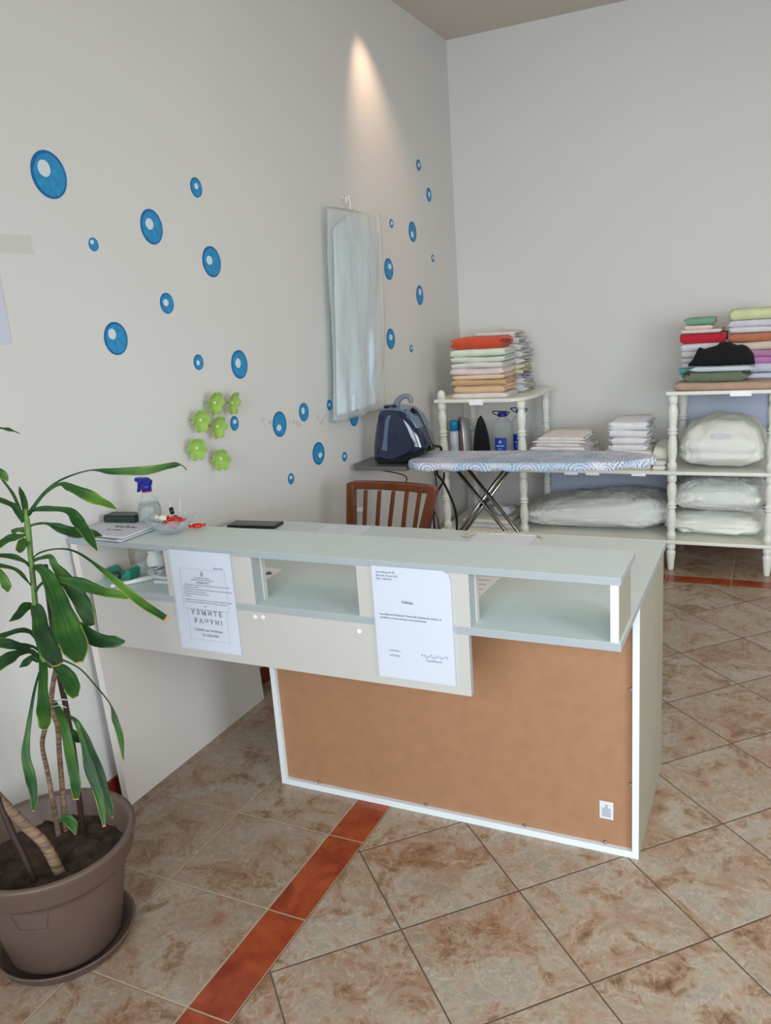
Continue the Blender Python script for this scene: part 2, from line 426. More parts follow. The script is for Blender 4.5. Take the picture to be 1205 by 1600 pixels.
def support(x0, x1):
    s = box('support_board', [WHITE, EDGE], desk, x0, x1, D0+0.001, D0+0.040, DZ, HZ-0.018, 0.0008, {3: 1})
    box('support_rib', [WHITE, WEDGE], s, x1-0.012, x1+0.004, D0+0.0405, D0+0.058, DZ, HZ-0.018, 0.0008)
support(0.372, 0.672); support(0.990, 1.290)
# base cabinet, open back covered with hardboard set 12 mm inside the frame
BY = 0.700
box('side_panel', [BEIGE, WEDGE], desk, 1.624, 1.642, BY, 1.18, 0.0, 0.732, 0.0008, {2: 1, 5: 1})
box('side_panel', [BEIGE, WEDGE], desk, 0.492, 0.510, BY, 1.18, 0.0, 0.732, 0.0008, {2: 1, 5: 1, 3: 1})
box('bottom_panel', WEDGE, desk, 0.510, 1.624, BY, 1.18, 0.0, 0.020, 0.0008)
box('hardboard_back', HDF, desk, 0.510, 1.624, BY+0.015, BY+0.019, 0.020, 0.732, 0)
for fx, fz in ((0.63, 0.024), (1.01, 0.024), (1.32, 0.024), (1.55, 0.024), (1.619, 0.22), (1.619, 0.5)):
    lathe('fixing_clip', STEEL, desk, [(0.0045, -0.003), (0.006, 0.0), (0.003, 0.002)], (fx, BY+0.013, fz), 10, ax='y')
stk = box('info_sticker', PAPER, desk, 1.535, 1.572, BY+0.0142, BY+0.015, 0.098, 0.152, 0)
bm = bmesh.new()
for k in range(7):
    z = 0.106+k*0.0055; wd = 0.012 if k < 5 else 0.004
    add_box(bm, 1.5535-wd, 1.5535+wd, BY+0.0138, BY+0.0142, z, z+0.0028)
finish('printed_lines', bm, INKG, stk)
def dots(pts, y, r, mt, nm):
    for x, z in pts: lathe(nm, mt, desk, [(r, 0), (r*0.8, -0.0006)], (x, y, z), 14, ax='y')
dots([(0.665, 0.716), (0.690, 0.718), (0.985, 0.709)], D0+0.0004, 0.008, mat('white_screw_cap', (226, 222, 212), 0.4), 'screw_cap')

# ------------------------------------------------------------------ notices taped to the counter
def sheet_thing(label, x0, z0, x1, z1, y, name='notice_sheet', cut=0.0):
    t = thing(name, ((x0+x1)/2, y, z0), label, 'notice')
    return t
t = thing('receipt_notice', (0.503, D0-0.003, 0.597), 'white printed notice in plastic sleeve with bold Cyrillic heading, taped over left part of counter', 'notice')
box('paper_sheet', PAPER, t, 0.398, 0.607, D0-0.0030, D0-0.0022, 0.597, 0.894, 0)
box('plastic_sleeve', SLEEVE, t, 0.392, 0.612, D0-0.0042, D0-0.0038, 0.594, 0.896, 0)
TY = D0-0.0036
text_mesh([('У З М И Т Е', 0.0195, 0.503, 0.706, 'CENTER', 0.0007), ('Р А Ч У Н !', 0.0195, 0.505, 0.680, 'CENTER', 0.0007),
           ('Жалбе на телефон :', 0.0105, 0.505, 0.656, 'CENTER', 0.0004), ('011/263-9901', 0.0105, 0.508, 0.641, 'CENTER', 0.0004)],
          INK, t, 'heading_text', (0, TY, 0), (1, 0, 0), (0, 0, 1), (0, -1, 0))
body = ['     Обавештавају се купци да је обвезник дужан да изда рачун за сваки', 'промет који је остварен.', 'Обвезник је дужан да изда рачун без обзира да ли купац тражи рачун или', 'то не захтева, у складу са законом.', 'Купац је дужан да узме и сачува рачун', 'до изласка.']
ls = [(s, 0.0046, 0.432, 0.793-i*0.0068, 'LEFT', 0.0001) for i, s in enumerate(body)]
ls += [('Датум 2022.', 0.006, 0.545, 0.846, 'LEFT', 0.0002), ('РЕПУБЛИКА СРБИЈА', 0.005, 0.503, 0.814, 'CENTER', 0.0001), ('МИНИСТАРСТВО ФИНАНСИЈА', 0.005, 0.503, 0.808, 'CENTER', 0.0001),
       ('ОБАВЕШТЕЊЕ', 0.006, 0.503, 0.800, 'CENTER', 0.0003), ('Потврђује се да рачун представља доказ о куповини и плаћеном порезу', 0.0046, 0.432, 0.748, 'LEFT', 0.0001), ('као и основ за заштиту права потрошача у складу са прописима.', 0.0046, 0.432, 0.741, 'LEFT', 0.0001), ('2022.', 0.005, 0.503, 0.730, 'CENTER', 0.0001)]
text_mesh(ls, INK, t, 'body_text', (0, TY, 0), (1, 0, 0), (0, 0, 1), (0, -1, 0))
bm = bmesh.new()
def frame2(x0, x1, z0, z1, wd=0.0005):
    add_box(bm, x0, x1, TY, TY+0.0003, z0, z0+wd); add_box(bm, x0, x1, TY, TY+0.0003, z1-wd, z1)
    add_box(bm, x0, x0+wd, TY, TY+0.0003, z0, z1); add_box(bm, x1-wd, x1, TY, TY+0.0003, z0, z1)
frame2(0.437, 0.573, 0.629, 0.722); frame2(0.426, 0.583, 0.722, 0.842)
finish('border_lines', bm, INKG, t)
bm = bmesh.new(); add_prism(bm, [(0.503, 0.819), (0.507, 0.822), (0.508, 0.829), (0.506, 0.834), (0.503, 0.837), (0.500, 0.834), (0.498, 0.829), (0.499, 0.822)], TY, TY+0.0003)
finish('emblem', bm, INKG, t)

t = thing('decision_notice', (1.14, D0-0.003, 0.593), 'white printed letter with blue signature and curled corner, taped right of middle on the counter', 'notice')
bm = bmesh.new()
add_prism(bm, [(1.036, 0.594), (1.246, 0.594), (1.246, 0.868), (1.240, 0.884), (1.226, 0.892), (1.036, 0.892)], D0-0.0030, D0-0.0022)
finish('paper_sheet', bm, PAPER, t)
bm = bmesh.new()
add_prism(bm, [(1.033, 0.591), (1.256, 0.591), (1.255, 0.862), (1.243, 0.888), (1.232, 0.894), (1.033, 0.894)], D0-0.0044, D0-0.0040)
finish('plastic_sleeve', bm, SLEEVE, t)
text_mesh([('Ivana Đinković PR', 0.0070, 1.048, 0.875, 'LEFT', 0.0001), ('Đaković Tintum 025', 0.0070, 1.048, 0.866, 'LEFT', 0.0001), ('PIB: 110967551', 0.0070, 1.048, 0.857, 'LEFT', 0.0001),
           ('Odluka', 0.0105, 1.128, 0.799, 'CENTER', 0.0003),
           ('Ivana Đinković PR Đaković Tintum 025, Radićeva 2b, Sombor, je', 0.0063, 1.050, 0.764, 'LEFT', 0.0002), ('odredila da u svom poslovanju neće primati pazar.', 0.0063, 1.050, 0.755, 'LEFT', 0.0002),
           ('U Somboru,', 0.0065, 1.070, 0.668, 'LEFT', 0.0001), ('23.07.2022.', 0.0065, 1.070, 0.654, 'LEFT', 0.0001), ('Ivana Đinković', 0.0070, 1.192, 0.651, 'CENTER', 0.0001)],
          INK, t, 'letter_text', (0, TY-0.0001, 0), (1, 0, 0), (0, 0, 1), (0, -1, 0))
sg = []
for k in range(46):
    u = k/45; sg.append((1.158+u*0.072, TY-0.0001, 0.664+0.004*math.sin(k*1.25)*(1-u*0.4)+0.003*math.sin(k*0.5)+u*0.002))
tube('signature', mat('blue_pen_ink', (96, 100, 150), 0.7), t, sg, 0.00045, 4)

# ------------------------------------------------------------------ things on the counter top
TZ = HZ
def P3(px, py, z): return at(px, py, 2, z)
# stack of papers at the left end
def flat_poly(name, material, parent, pts, z0, z1):
    bm = bmesh.new(); add_prism(bm, [(p[0], p[1]) for p in pts], z0, z1, ax='z'); return finish(name, bm, material, parent)
c = thing('paper_stack', (0.12, 0.52, TZ), 'loose stack of printed papers and folders at the left end of the counter top', 'papers')
def rect(cx, cy, wx, wy, a): 
    ca, sa = math.cos(a), math.sin(a)
    return [(cx+u*ca-v*sa, cy+u*sa+v*ca) for u, v in ((-wx/2, -wy/2), (wx/2, -wy/2), (wx/2, wy/2), (-wx/2, wy/2))]
GREYF = mat('grey_folder_card', (120, 120, 124), 0.5)
z = TZ
for k, (cx, cy, wx, wy, a, mt_, th) in enumerate([(0.125, 0.535, 0.21, 0.24, -0.10, GREYF, 0.003), (0.130, 0.530, 0.21, 0.23, -0.05, PAPER, 0.004), (0.118, 0.540, 0.21, 0.24, -0.12, GREYF, 0.002), (0.128, 0.545, 0.21, 0.24, -0.02, PAPER, 0.006)]):
    flat_poly('paper_layer', mt_, c, rect(cx, cy, wx, wy, a), z, z+th); z += th
text_mesh([('RAČUN', 0.024, 0.0, 0.0, 'LEFT', 0.0006), ('za usluge', 0.016, 0.0, -0.03, 'LEFT', 0.0003), ('Ime i prezime', 0.014, -0.07, -0.075, 'LEFT', 0.0002), ('Datum', 0.014, -0.07, -0.10, 'LEFT', 0.0002)], INK, c, 'printed_text', (0.11, 0.51, z+0.0004), (1, 0, 0), (0, 1, 0), (0, 0, 1))
PZ = z
g = thing('stamp_box', (0.12, 0.52, PZ), 'dark green rectangular box lying on the papers at left end of counter', 'box')
_a = at(150, 815, 2, PZ); _b = at(207, 803, 2, PZ)
ang = math.atan2(_b.y-_a.y, _b.x-_a.x)
bm = bmesh.new(); L = 0.115
add_box(bm, -L/2, L/2, -0.026, 0.026, 0, 0.020); add_box(bm, -L/2+0.002, L/2-0.002, -0.024, 0.024, 0.0208, 0.0225)
for v in bm.verts: v.co = Matrix.Rotation(0.12, 3, 'Z') @ v.co + Vector((0.088, 0.582, PZ+0.0008))
finish('box_body', bm, mat('dark_green_plastic', (36, 54, 46), 0.4), g, mods=[bevel_mod(0.002)])

# spray bottle
sx, sy = 0.155, 0.70
_p = at(220, 806, 2, TZ)
s = thing('spray_bottle', (0.175, 0.585, TZ), 'clear trigger spray bottle with blue head and red collar behind the candy bowl', 'bottle')
BX, BYY = 0.180, 0.600
lathe('bottle_body', PET, s, [(0.0, 0), (0.034, 0.001), (0.037, 0.006), (0.037, 0.040), (0.036, 0.043), (0.037, 0.046), (0.035, 0.062), (0.027, 0.082), (0.017, 0.096), (0.013, 0.103), (0.013, 0.112), (0, 0.1125)], (BX, BYY, TZ), 28)
lathe('liquid', mat('clear_water', (232, 240, 240), 0.02, trans=1, ior=1.33), s, [(0, 0.0), (0.033, 0.001), (0.0355, 0.006), (0.0352, 0.040), (0.033, 0.062), (0.0295, 0.072), (0, 0.0721)], (BX, BYY, TZ+0.001), 28)
lathe('collar_ring', mat('red_plastic', (190, 24, 40), 0.4), s, [(0.0155, 0), (0.0165, 0.002), (0.0155, 0.004)], (BX, BYY, TZ+0.108), 20)
bm = bmesh.new()
add_lathe(bm, [(0.0155, 0.0), (0.0160, 0.012), (0.0145, 0.020), (0.010, 0.024)], (BX, BYY, TZ+0.112), 20)
add_prism(bm, [(BX+0.016, TZ+0.128), (BX+0.020, TZ+0.142), (BX+0.004, TZ+0.152), (BX-0.034, TZ+0.152), (BX-0.036, TZ+0.142), (BX-0.012, TZ+0.134)], BYY-0.009, BYY+0.009)
s2 = finish('spray_head', bm, CAPB, s)
bm = bmesh.new(); add_prism(bm, [(BX-0.016, TZ+0.142), (BX-0.027, TZ+0.142), (BX-0.031, TZ+0.120), (BX-0.036, TZ+0.108), (BX-0.031, TZ+0.106), (BX-0.024, TZ+0.120)], BYY-0.006, BYY+0.006)
finish('trigger', bm, CAPB, s)

# crystal candy bowl
CX, CY = 0.312, 0.540
s = thing('candy_bowl', (CX, CY, TZ), 'scalloped clear glass bowl holding wrapped candies on the counter top', 'bowl')
bm = bmesh.new(); seg = 40; rings = []
prof = [(0.0, 0.002), (0.026, 0.0), (0.030, 0.004), (0.048, 0.016), (0.064, 0.034), (0.073, 0.047), (0.070, 0.0475), (0.060, 0.035), (0.044, 0.019), (0.026, 0.010), (0.0, 0.009)]
for i, (r, h) in enumerate(prof):
    ring = []
    for k in range(seg):
        a = 2*PI*k/seg; sc = (1+0.07*math.cos(8*a)*(r/0.073)**2) ; hh = h + (0.006*math.cos(8*a)*(r/0.073)**3 if h > 0.02 else 0)
        ring.append(bm.verts.new((CX+r*sc*math.cos(a), CY+r*sc*math.sin(a), TZ+hh)))
    rings.append(ring)
for a, b in zip(rings, rings[1:]):
    for k in range(seg): bm.faces.new((a[k], a[(k+1) % seg], b[(k+1) % seg], b[k])).smooth = True
bmesh.ops.remove_doubles(bm, verts=bm.verts, dist=1e-6)
finish('bowl_shell', bm, film('crystal_glass', (206, 212, 214), 0.16, 0.06), s)
def candy(x, y, z, l, r, a, mt_, lab, grp=None, til=0.2):
    bm = bmesh.new()
    prof = [(0.0025, -l*0.75), (r*0.9, -l*0.70), (r*0.28, -l*0.48), (r*0.9, -l*0.38), (r, 0), (r*0.9, l*0.38), (r*0.28, l*0.48), (r*0.9, l*0.70), (0.0025, l*0.75)]
    add_lathe(bm, prof, (0, 0, 0), 12, ax='x', sy=0.8)
    R = Matrix.Rotation(a, 3, 'Z') @ Matrix.Rotation(til, 3, 'Y')
    for v in bm.verts: v.co = R @ v.co + Vector((x, y, z))
    o = finish('wrapped_candy', bm, mt_, None); return tag(o, lab, 'candy', grp)
REDF = mat('red_foil_wrapper', (196, 34, 30), 0.3, var=0.3, vscale=90); WHF = mat('cream_wrapper', (228, 222, 204), 0.4, var=0.05, vscale=60); DKF = mat('dark_wrapper', (50, 30, 32), 0.4); VIO = mat('lilac_wrapper', (150, 140, 170), 0.35, var=0.2, vscale=80)
candy(CX+0.022, CY+0.0, TZ+0.042, 0.040, 0.011, 0.3, REDF, 'red foil candy on top of the glass bowl heap, right side')
candy(CX+0.014, CY-0.020, TZ+0.034, 0.040, 0.010, -0.4, mat('bright_red_wrapper', (214, 52, 40), 0.35), 'bright red wrapped candy at the front of the bowl')
candy(CX-0.012, CY-0.004, TZ+0.044, 0.045, 0.013, 0.5, WHF, 'cream wrapped candy lying on the left of the bowl heap')
candy(CX-0.026, CY+0.012, TZ+0.038, 0.040, 0.012, 0.9, WHF, 'cream wrapped candy leaning on the left rim of the bowl')
candy(CX-0.004, CY-0.022, TZ+0.026, 0.040, 0.010, 0.1, VIO, 'lilac wrapped candy low in the glass bowl')
candy(CX+0.004, CY+0.018, TZ+0.032, 0.038, 0.010, -0.8, DKF, 'dark wrapped candy at the back of the bowl')
candy(0.365, 0.592, TZ+0.010, 0.034, 0.009, 0.6, REDF, 'red wrapped candy lying on the counter beside the bowl', til=0)
s = thing('lint_brush', (CX-0.005, CY+0.03, TZ+0.02), 'small black-tipped stick with pale handles standing in the candy bowl', 'stick')
tube('shaft', mat('pale_translucent_stick', (200, 206, 206), 0.3), s, [(CX+0.012, CY+0.030, TZ+0.025), (CX+0.006, CY+0.045, TZ+0.098)], 0.0014, 8)
tube('tip', BLACKP, s, [(CX-0.010, CY+0.022, TZ+0.052), (CX-0.018, CY+0.028, TZ+0.068)], 0.0065, 12)
tube('handle', WHF, s, [(CX-0.018, CY+0.028, TZ+0.068), (CX-0.026, CY+0.034, TZ+0.088)], 0.001, 8)

# ------------------------------------------------------------------ things on the desktop and inside the counter shelf
s = thing('mobile_phone', (0.17, 1.19, DZ), 'black mobile phone lying flat at the far left of the desktop', 'phone')
p0 = at(366, 821, 2, DZ); p1 = at(445, 822, 2, DZ)
flat_poly('phone_body', BLACKP, s, rect(0.172, 1.16, 0.20, 0.075, 0.10), DZ+0.0005, DZ+0.010)
flat_poly('phone_screen', mat('dark_screen_glass', (12, 12, 16), 0.08), s, rect(0.172, 1.16, 0.186, 0.066, 0.10), DZ+0.010, DZ+0.0106)
def sleeve_sheet(label, quad, z, nm='document_sleeve', clip=None):
    s = thing(nm, ((quad[0][0]+quad[2][0])/2, (quad[0][1]+quad[2][1])/2, z), label, 'document')
    cx = sum(q[0] for q in quad)/4; cy = sum(q[1] for q in quad)/4
    flat_poly('paper_sheet', BRIGHT, s, [(cx+(q[0]-cx)*0.93, cy+(q[1]-cy)*0.93) for q in quad], z+0.0012, z+0.0020)
    flat_poly('plastic_sleeve', SLEEVE, s, quad, z+0.0024, z+0.0028)
    return s
q = [tuple(at(*p, 2, TZ)) for p in ((493, 828), (571, 832), (584, 823), (510, 821))]
sleeve_sheet('clear sleeve with white sheet on the desktop in front of the chair', [(0.44, 0.98), (0.645, 0.985), (0.640, 1.232), (0.448, 1.220)], DZ)
# the two sheets seen over the back edge of the counter top lie on the desktop
s = sleeve_sheet('clear sleeve of papers at the far edge of the desktop under the ironing board legs', [(1.035, 0.97), (1.248, 0.975), (1.246, 1.238), (1.028, 1.228)], DZ)
bm = bmesh.new(); add_prism(bm, [(0.995, 1.17), (1.005, 1.235), (1.24, 1.244), (1.27, 1.19), (1.24, 1.215), (1.03, 1.205), (1.02, 1.16)], DZ+0.003, DZ+0.006, ax='z'); finish('lace_edge', bm, mat('cream_lace', (206, 200, 184), 0.8, var=0.2, vscale=120), s)
s = thing('printed_card', (0.76, 0.78, DZ), 'white card with dark printed mark lying inside the counter near its left support', 'card')
flat_poly('card_sheet', BRIGHT, s, [tuple(at(*p, 2, DZ))[:2] for p in ((405, 913), (442, 890), (407, 886), (398, 893))], DZ+0.0006, DZ+0.0014)
_c = at(419, 896, 2, DZ)
bm = bmesh.new()
for dx, dy in ((-0.012, 0), (0, 0.008), (0.010, -0.004), (0.002, -0.010)):
    add_box(bm, _c.x+dx-0.008, _c.x+dx+0.008, _c.y+dy-0.007, _c.y+dy+0.003, DZ+0.0015, DZ+0.0018)
finish('printed_mark', bm, INK, s)
s = thing('desk_document', (1.33, 0.7, DZ), 'white printed form under clear plastic inside the counter, right of the middle support', 'document')
dq = [tuple(at(*p, 2, DZ))[:2] for p in ((737, 952), (752, 930), (782, 903), (737, 901))]
flat_poly('paper_sheet', BRIGHT, s, dq, DZ+0.0006, DZ+0.0016)
bm = bmesh.new()
for k in range(5):
    a_ = at(739, 906+k*7, 2, DZ); b_ = at(766-k*5, 908+k*7, 2, DZ)
    add_tube(bm, [(a_.x, a_.y, DZ+0.0020), (b_.x, b_.y, DZ+0.0020)], 0.0009, 4)
finish('printed_lines', bm, INKG, s)
# left bay of the counter: tape dispenser, thermometer pen, bottles, papers
s = thing('tape_dispenser', (0.10, 0.52, DZ), 'teal tape dispenser with dark roll in the left bay of the counter', 'dispenser')
TEAL = mat('teal_plastic', (52, 138, 116), 0.4)
TX = 0.052; TYY = 0.500
bm = bmesh.new(); add_prism(bm, [(TX, DZ+0.0005), (TX+0.10, DZ+0.0005), (TX+0.105, DZ+0.030), (TX+0.092, DZ+0.036), (TX+0.078, DZ+0.018), (TX+0.030, DZ+0.015), (TX+0.014, DZ+0.032), (TX, DZ+0.030)], TYY, TYY+0.05)
finish('dispenser_body', bm, TEAL, s, mods=[bevel_mod(0.002)])
bm = bmesh.new(); add_lathe(bm, [(0.008, -0.008), (0.015, -0.008), (0.015, 0.008), (0.008, 0.008)], (TX+0.055, TYY-0.010, DZ+0.016), 24, ax='y'); finish('tape_roll', bm, mat('dark_tape', (44, 60, 54), 0.3), s)
s = thing('thermometer_pen', (0.19, 0.50, DZ), 'long white pen-shaped device lying in the left bay of the counter', 'pen')
_a = at(173, 916, 2, DZ+0.008); _b = at(243, 901, 2, DZ+0.008)
tube('pen_body', mat('white_glossy_plastic', (222, 222, 216), 0.3), s, [_a, _a.lerp(_b, 0.04), _a.lerp(_b, 0.3), _a.lerp(_b, 0.6), _a.lerp(_b, 0.9), _b], [0.002, 0.0055, 0.006, 0.0075, 0.0075, 0.003], 12, sm=3)
s = thing('folded_receipts', (0.30, 0.54, DZ), 'small pile of white receipts behind the pen in the counter bay', 'papers')
flat_poly('receipt_layer', PAPER, s, rect(0.300, 0.54, 0.11, 0.07, 0.1), DZ+0.0005, DZ+0.010)
flat_poly('receipt_layer', mat('off_white_paper', (206, 206, 204), 0.7), s, rect(0.300, 0.545, 0.10, 0.06, -0.05), DZ+0.0102, DZ+0.018)
def bottle(name, x, y, z, r, h, body, cap, lab, labcol=None, neck=0.4, seg=24):
    s = thing(name, (x, y, z), lab, 'bottle')
    lathe('bottle_body', body, s, [(0, 0), (r*0.93, 0.001), (r, r*0.12), (r, h*0.70), (r*0.9, h*0.78), (r*neck, h*0.88), (r*neck, h*0.93), (0, h*0.931)], (x, y, z), seg)
    lathe('bottle_cap', cap, s, [(r*neck*1.15, 0), (r*neck*1.15, h*0.075), (0, h*0.08)], (x, y, z+h*0.92), seg)
    if labcol: lathe('bottle_label', labcol, s, [(r*1.01, 0), (r*1.015, 0.001), (r*1.015, h*0.32), (r*1.01, h*0.321)], (x, y, z+h*0.16), seg)
    return s
bottle('clear_bottle', 0.150, 0.56, DZ, 0.016, 0.095, PET, mat('red_cap', (170, 30, 40), 0.4), 'small clear bottle with red cap in the left counter bay')
bottle('white_jar', 0.216, 0.555, DZ, 0.026, 0.088, mat('white_jar_plastic', (220, 222, 222), 0.35), mat('white_cap', (228, 228, 228), 0.4), 'white plastic jar with dark printed label in the left counter bay', mat('jar_label_print', (226, 226, 228), 0.5, rgb2=(40, 44, 60), vscale=60, stretch=(1, 1, 3)), neck=0.7)

# ------------------------------------------------------------------ left wall: painted bubbles
def wall_px(px, py): return at(px, py, 0, 0.0)
def proj(P):
    d = Vector(P)-CAMP; z = d.dot(fw); return Vector((602.5+F*d.dot(rt)/z, 800-F*d.dot(up)/z))
BUB = [
 (76.3,273,57,77, 68,263,20,27,'largest blue painted bubble, high at the left end of the wall'),
 (306.4,293,18.5,32, 306,291,6,10,'small blue painted bubble high on the wall, above the tall oval one'),
 (146,382,15.6,21.5, 143,378,6,7,'tiny blue painted bubble between the largest bubble and the one below'),
 (236.7,354.4,35,56, 233,350,12,18,'large blue painted bubble right of the tiny one in the upper cluster'),
 (330.6,409,29,49, 326.6,406.8,9,14,'tall blue painted bubble below the small high one'),
 (260.6,473.9,21.5,33, 258.6,473,8,11,'medium blue painted bubble in the middle of the left cluster'),
 (181,529,37,52, 174.6,522,12,17,'big round blue painted bubble lowest at left, above the plant'),
 (310,566,15.5,24.5, 309,567,5,8,'small blue painted bubble just above the green flowers'),
 (374,569.5,25.5,45, 371.5,567.5,8,15,'tall blue painted bubble upper right of the green flowers'),
 (366.3,661.4,13,23, 366.3,659,5,7,'small blue painted bubble right beside the green flowers'),
 (436.9,662.8,21.5,40, 435.5,668.4,7,10,'pale blue painted bubble beside the grey smudges with highlight low'),
 (474.7,643.9,15,29, 473,642,5,11,'blue painted bubble between the grey smudges and the garment bag'),
 (514.8,632.9,8,16.5, 514.8,632.5,3,5.5,'tiny blue painted bubble left of the garment bag hem'),
 (497.8,708.5,18.5,35.5, 500,711,6,8,'blue painted bubble with highlight low right, under the garment bag level'),
 (538.5,713.6,7.5,15, 538,712.8,3,5,'tiny blue painted bubble above the chair back'),
 (454.7,748,9.5,17.5, 454,746,4,6,'lowest small blue painted bubble, above the desktop'),
 (553,650,14,32, 553,648,4.5,8,'blue painted bubble half hidden under the garment bag hem'),
 (654,258,7,18, 654,258,3,7,'topmost small blue painted bubble near the room corner'),
 (670.2,304.3,8,22, 670.4,304,3,9,'small blue painted bubble nearest the room corner, second from top'),
 (611.7,349.4,6,14, 611.7,349,3,8,'tiny blue painted bubble at the top right of the garment bag'),
 (644.7,362,12,32, 643.8,366.5,4,10,'tall blue painted bubble in the warm light, highlight low'),
 (676.5,403.7,4.5,12, 676.5,403,2,6,'tiniest blue painted bubble, close to the room corner'),
 (607.5,420.5,14,34, 608.7,416.6,5,9,'large blue painted bubble right against the garment bag'),
 (656,461.3,11,31, 656,456,4,10,'tall blue painted bubble above the towel rack side'),
 (610.5,529.4,13,32, 610.5,527,5,9,'blue painted bubble beside the lower half of the garment bag'),
 (642.6,544.7,5,12, 642.6,544,2,5,'tiny blue painted bubble lowest above the steam iron'),
]
def wall_ellipse(px, py, w_, h_):
    c = wall_px(px, py); e = 0.01
    dy = (proj(c+Vector((0, e, 0)))-proj(c))/e; dz = (proj(c+Vector((0, 0, e)))-proj(c))/e
    A = dy.x**2; B = dz.x**2; C = dy.y**2; D_ = dz.y**2; W2 = (w_/2)**2; H2 = (h_/2)**2
    det = A*D_-B*C
    a2 = (W2*D_-B*H2)/det; b2 = (A*H2-C*W2)/det
    r = h_/2/abs(dz.y)
    a = math.sqrt(a2) if a2 > 0 else r; b = math.sqrt(b2) if b2 > 0 else r*0.9
    return c, a, b
def disc_x(bm, c, a, b, x, hole=None, seg=36, th=0.0008):
    ring = [bm.verts.new((x, c.y+a*math.cos(2*PI*k/seg), c.z+b*math.sin(2*PI*k/seg))) for k in range(seg)]
    back = [bm.verts.new((x-th, v.co.y, v.co.z)) for v in ring]
    for k in range(seg): bm.faces.new((ring[k], ring[(k+1) % seg], back[(k+1) % seg], back[k]))
    if hole:
        (hy, hz, ha, hb) = hole
        r2 = [bm.verts.new((x, hy+ha*math.cos(2*PI*k/seg), hz+hb*math.sin(2*PI*k/seg))) for k in range(seg)]
        for k in range(seg): bm.faces.new((ring[k], ring[(k+1) % seg], r2[(k+1) % seg], r2[k]))
    else: bm.faces.new(ring)
for (px, py, w_, h_, hx, hy, hw, hh, lab) in BUB:
    c, a, b = wall_ellipse(px, py, w_, h_)
    t = thing('painted_bubble', (0, c.y, c.z), lab, 'wall decoration', 'blue bubbles painted on the wall')
    bm = bmesh.new(); disc_x(bm, c, a, b, 0.0012)
    finish('bubble_disc', bm, BLUED, t)
    bm = bmesh.new(); disc_x(bm, c+Vector((0, a*0.03, -b*0.02)), a*0.86, b*0.88, 0.0018)
    finish('bubble_fill', bm, BLUE, t)
    c2, a2, b2 = wall_ellipse(hx, hy, hw, hh)
    bm = bmesh.new(); disc_x(bm, c2, min(a2, a*0.5), min(b2, b*0.45), 0.0024)
    finish('bubble_highlight', bm, BLUEL, t)
# scuff marks
def smudge(px, py, wpx, hpx, lab):
    c = wall_px(px, py); bm = bmesh.new(); random.seed(int(px))
    for k in range(9):
        q = wall_px(px+random.uniform(-wpx/2, wpx/2), py+random.uniform(-hpx/2, hpx/2)); r = random.uniform(0.004, 0.008)
        disc_x(bm, q, r*random.uniform(0.8, 2.0), r, 0.0004+0.00002*k, seg=12, th=0.0003)
    return tag(finish('wall_smudge', bm, mat('grey_scuff', (200, 199, 193), 0.9), None), lab, 'stain')
smudge(418, 660, 18, 12, 'faint grey smudge on the wall left of the pale bubble')
smudge(461, 662, 18, 10, 'faint grey smudge on the wall right of the pale bubble')
smudge(503, 657, 14, 14, 'faint grey smudge on the wall left of the garment bag hem')

# green wall flowers
FG = mat('lime_green_felt', (150, 180, 88), 0.85, var=0.10, vscale=40, bump=0.4, bscale=300)
FC = mat('pale_flower_centre', (206, 230, 160), 0.6)
FL = [(334.6,628.9, 0.15,-0.35,'upper left green flower of the wall cluster'),(361.3,628.9,-0.35,0.0,'upper right green flower of the wall cluster'),
      (312.7,656,0.5,0.5,'green flower at the left end of the middle row'),(339,666,0.1,0.35,'green flower in the middle of the cluster'),
      (307.5,699.7,0.9,0.5,'lower left green flower below the cluster'),(344.7,716,0.9,0.2,'lowest green flower of the wall group')]
for i, (px, py, yaw, rl, lab) in enumerate(FL):
    X0 = 0.045; c = at(px, py, 0, X0)
    t = thing('wall_flower', (0.0, c.y, c.z), lab, 'flower ornament', 'green flowers on the wall')
    bm = bmesh.new(); R = Matrix.Rotation(-yaw*0.6-0.25, 3, 'Z') @ Matrix.Rotation(0.25, 3, 'Y'); n = 60
    rings = []
    for j in range(7):
        u = j/6; ring = []
        for k in range(n):
            a = 2*PI*k/n+rl
            rr = 0.041*u*(1-0.22*u*(1-abs(math.cos(3*a))**0.6))
            xx = 0.016*u**2 + 0.004*math.cos(6*a)*u**3
            ring.append(bm.verts.new(R @ Vector((xx, rr*math.cos(a)*0.86, rr*math.sin(a)*1.12)) + c))
        rings.append(ring)
    for a_, b_ in zip(rings, rings[1:]):
        for k in range(n): bm.faces.new((a_[k], a_[(k+1) % n], b_[(k+1) % n], b_[k])).smooth = True
    bmesh.ops.remove_doubles(bm, verts=bm.verts, dist=1e-5)
    def sol(o):
        m_ = o.modifiers.new('solid', 'SOLIDIFY'); m_.thickness = 0.0018
    finish('petals', bm, FG, t, mods=[sol])
    bm = bmesh.new(); bmesh.ops.create_uvsphere(bm, u_segments=12, v_segments=8, radius=0.006)
    for v in bm.verts: v.co = v.co*1.0 + c + R @ Vector((0.004, 0, 0)); 
    finish('flower_centre', bm, FC, t, smooth=True)
    tube('flower_stem', FG, t, [(0.0, c.y, c.z), (c.x, c.y, c.z)], 0.002, 8)

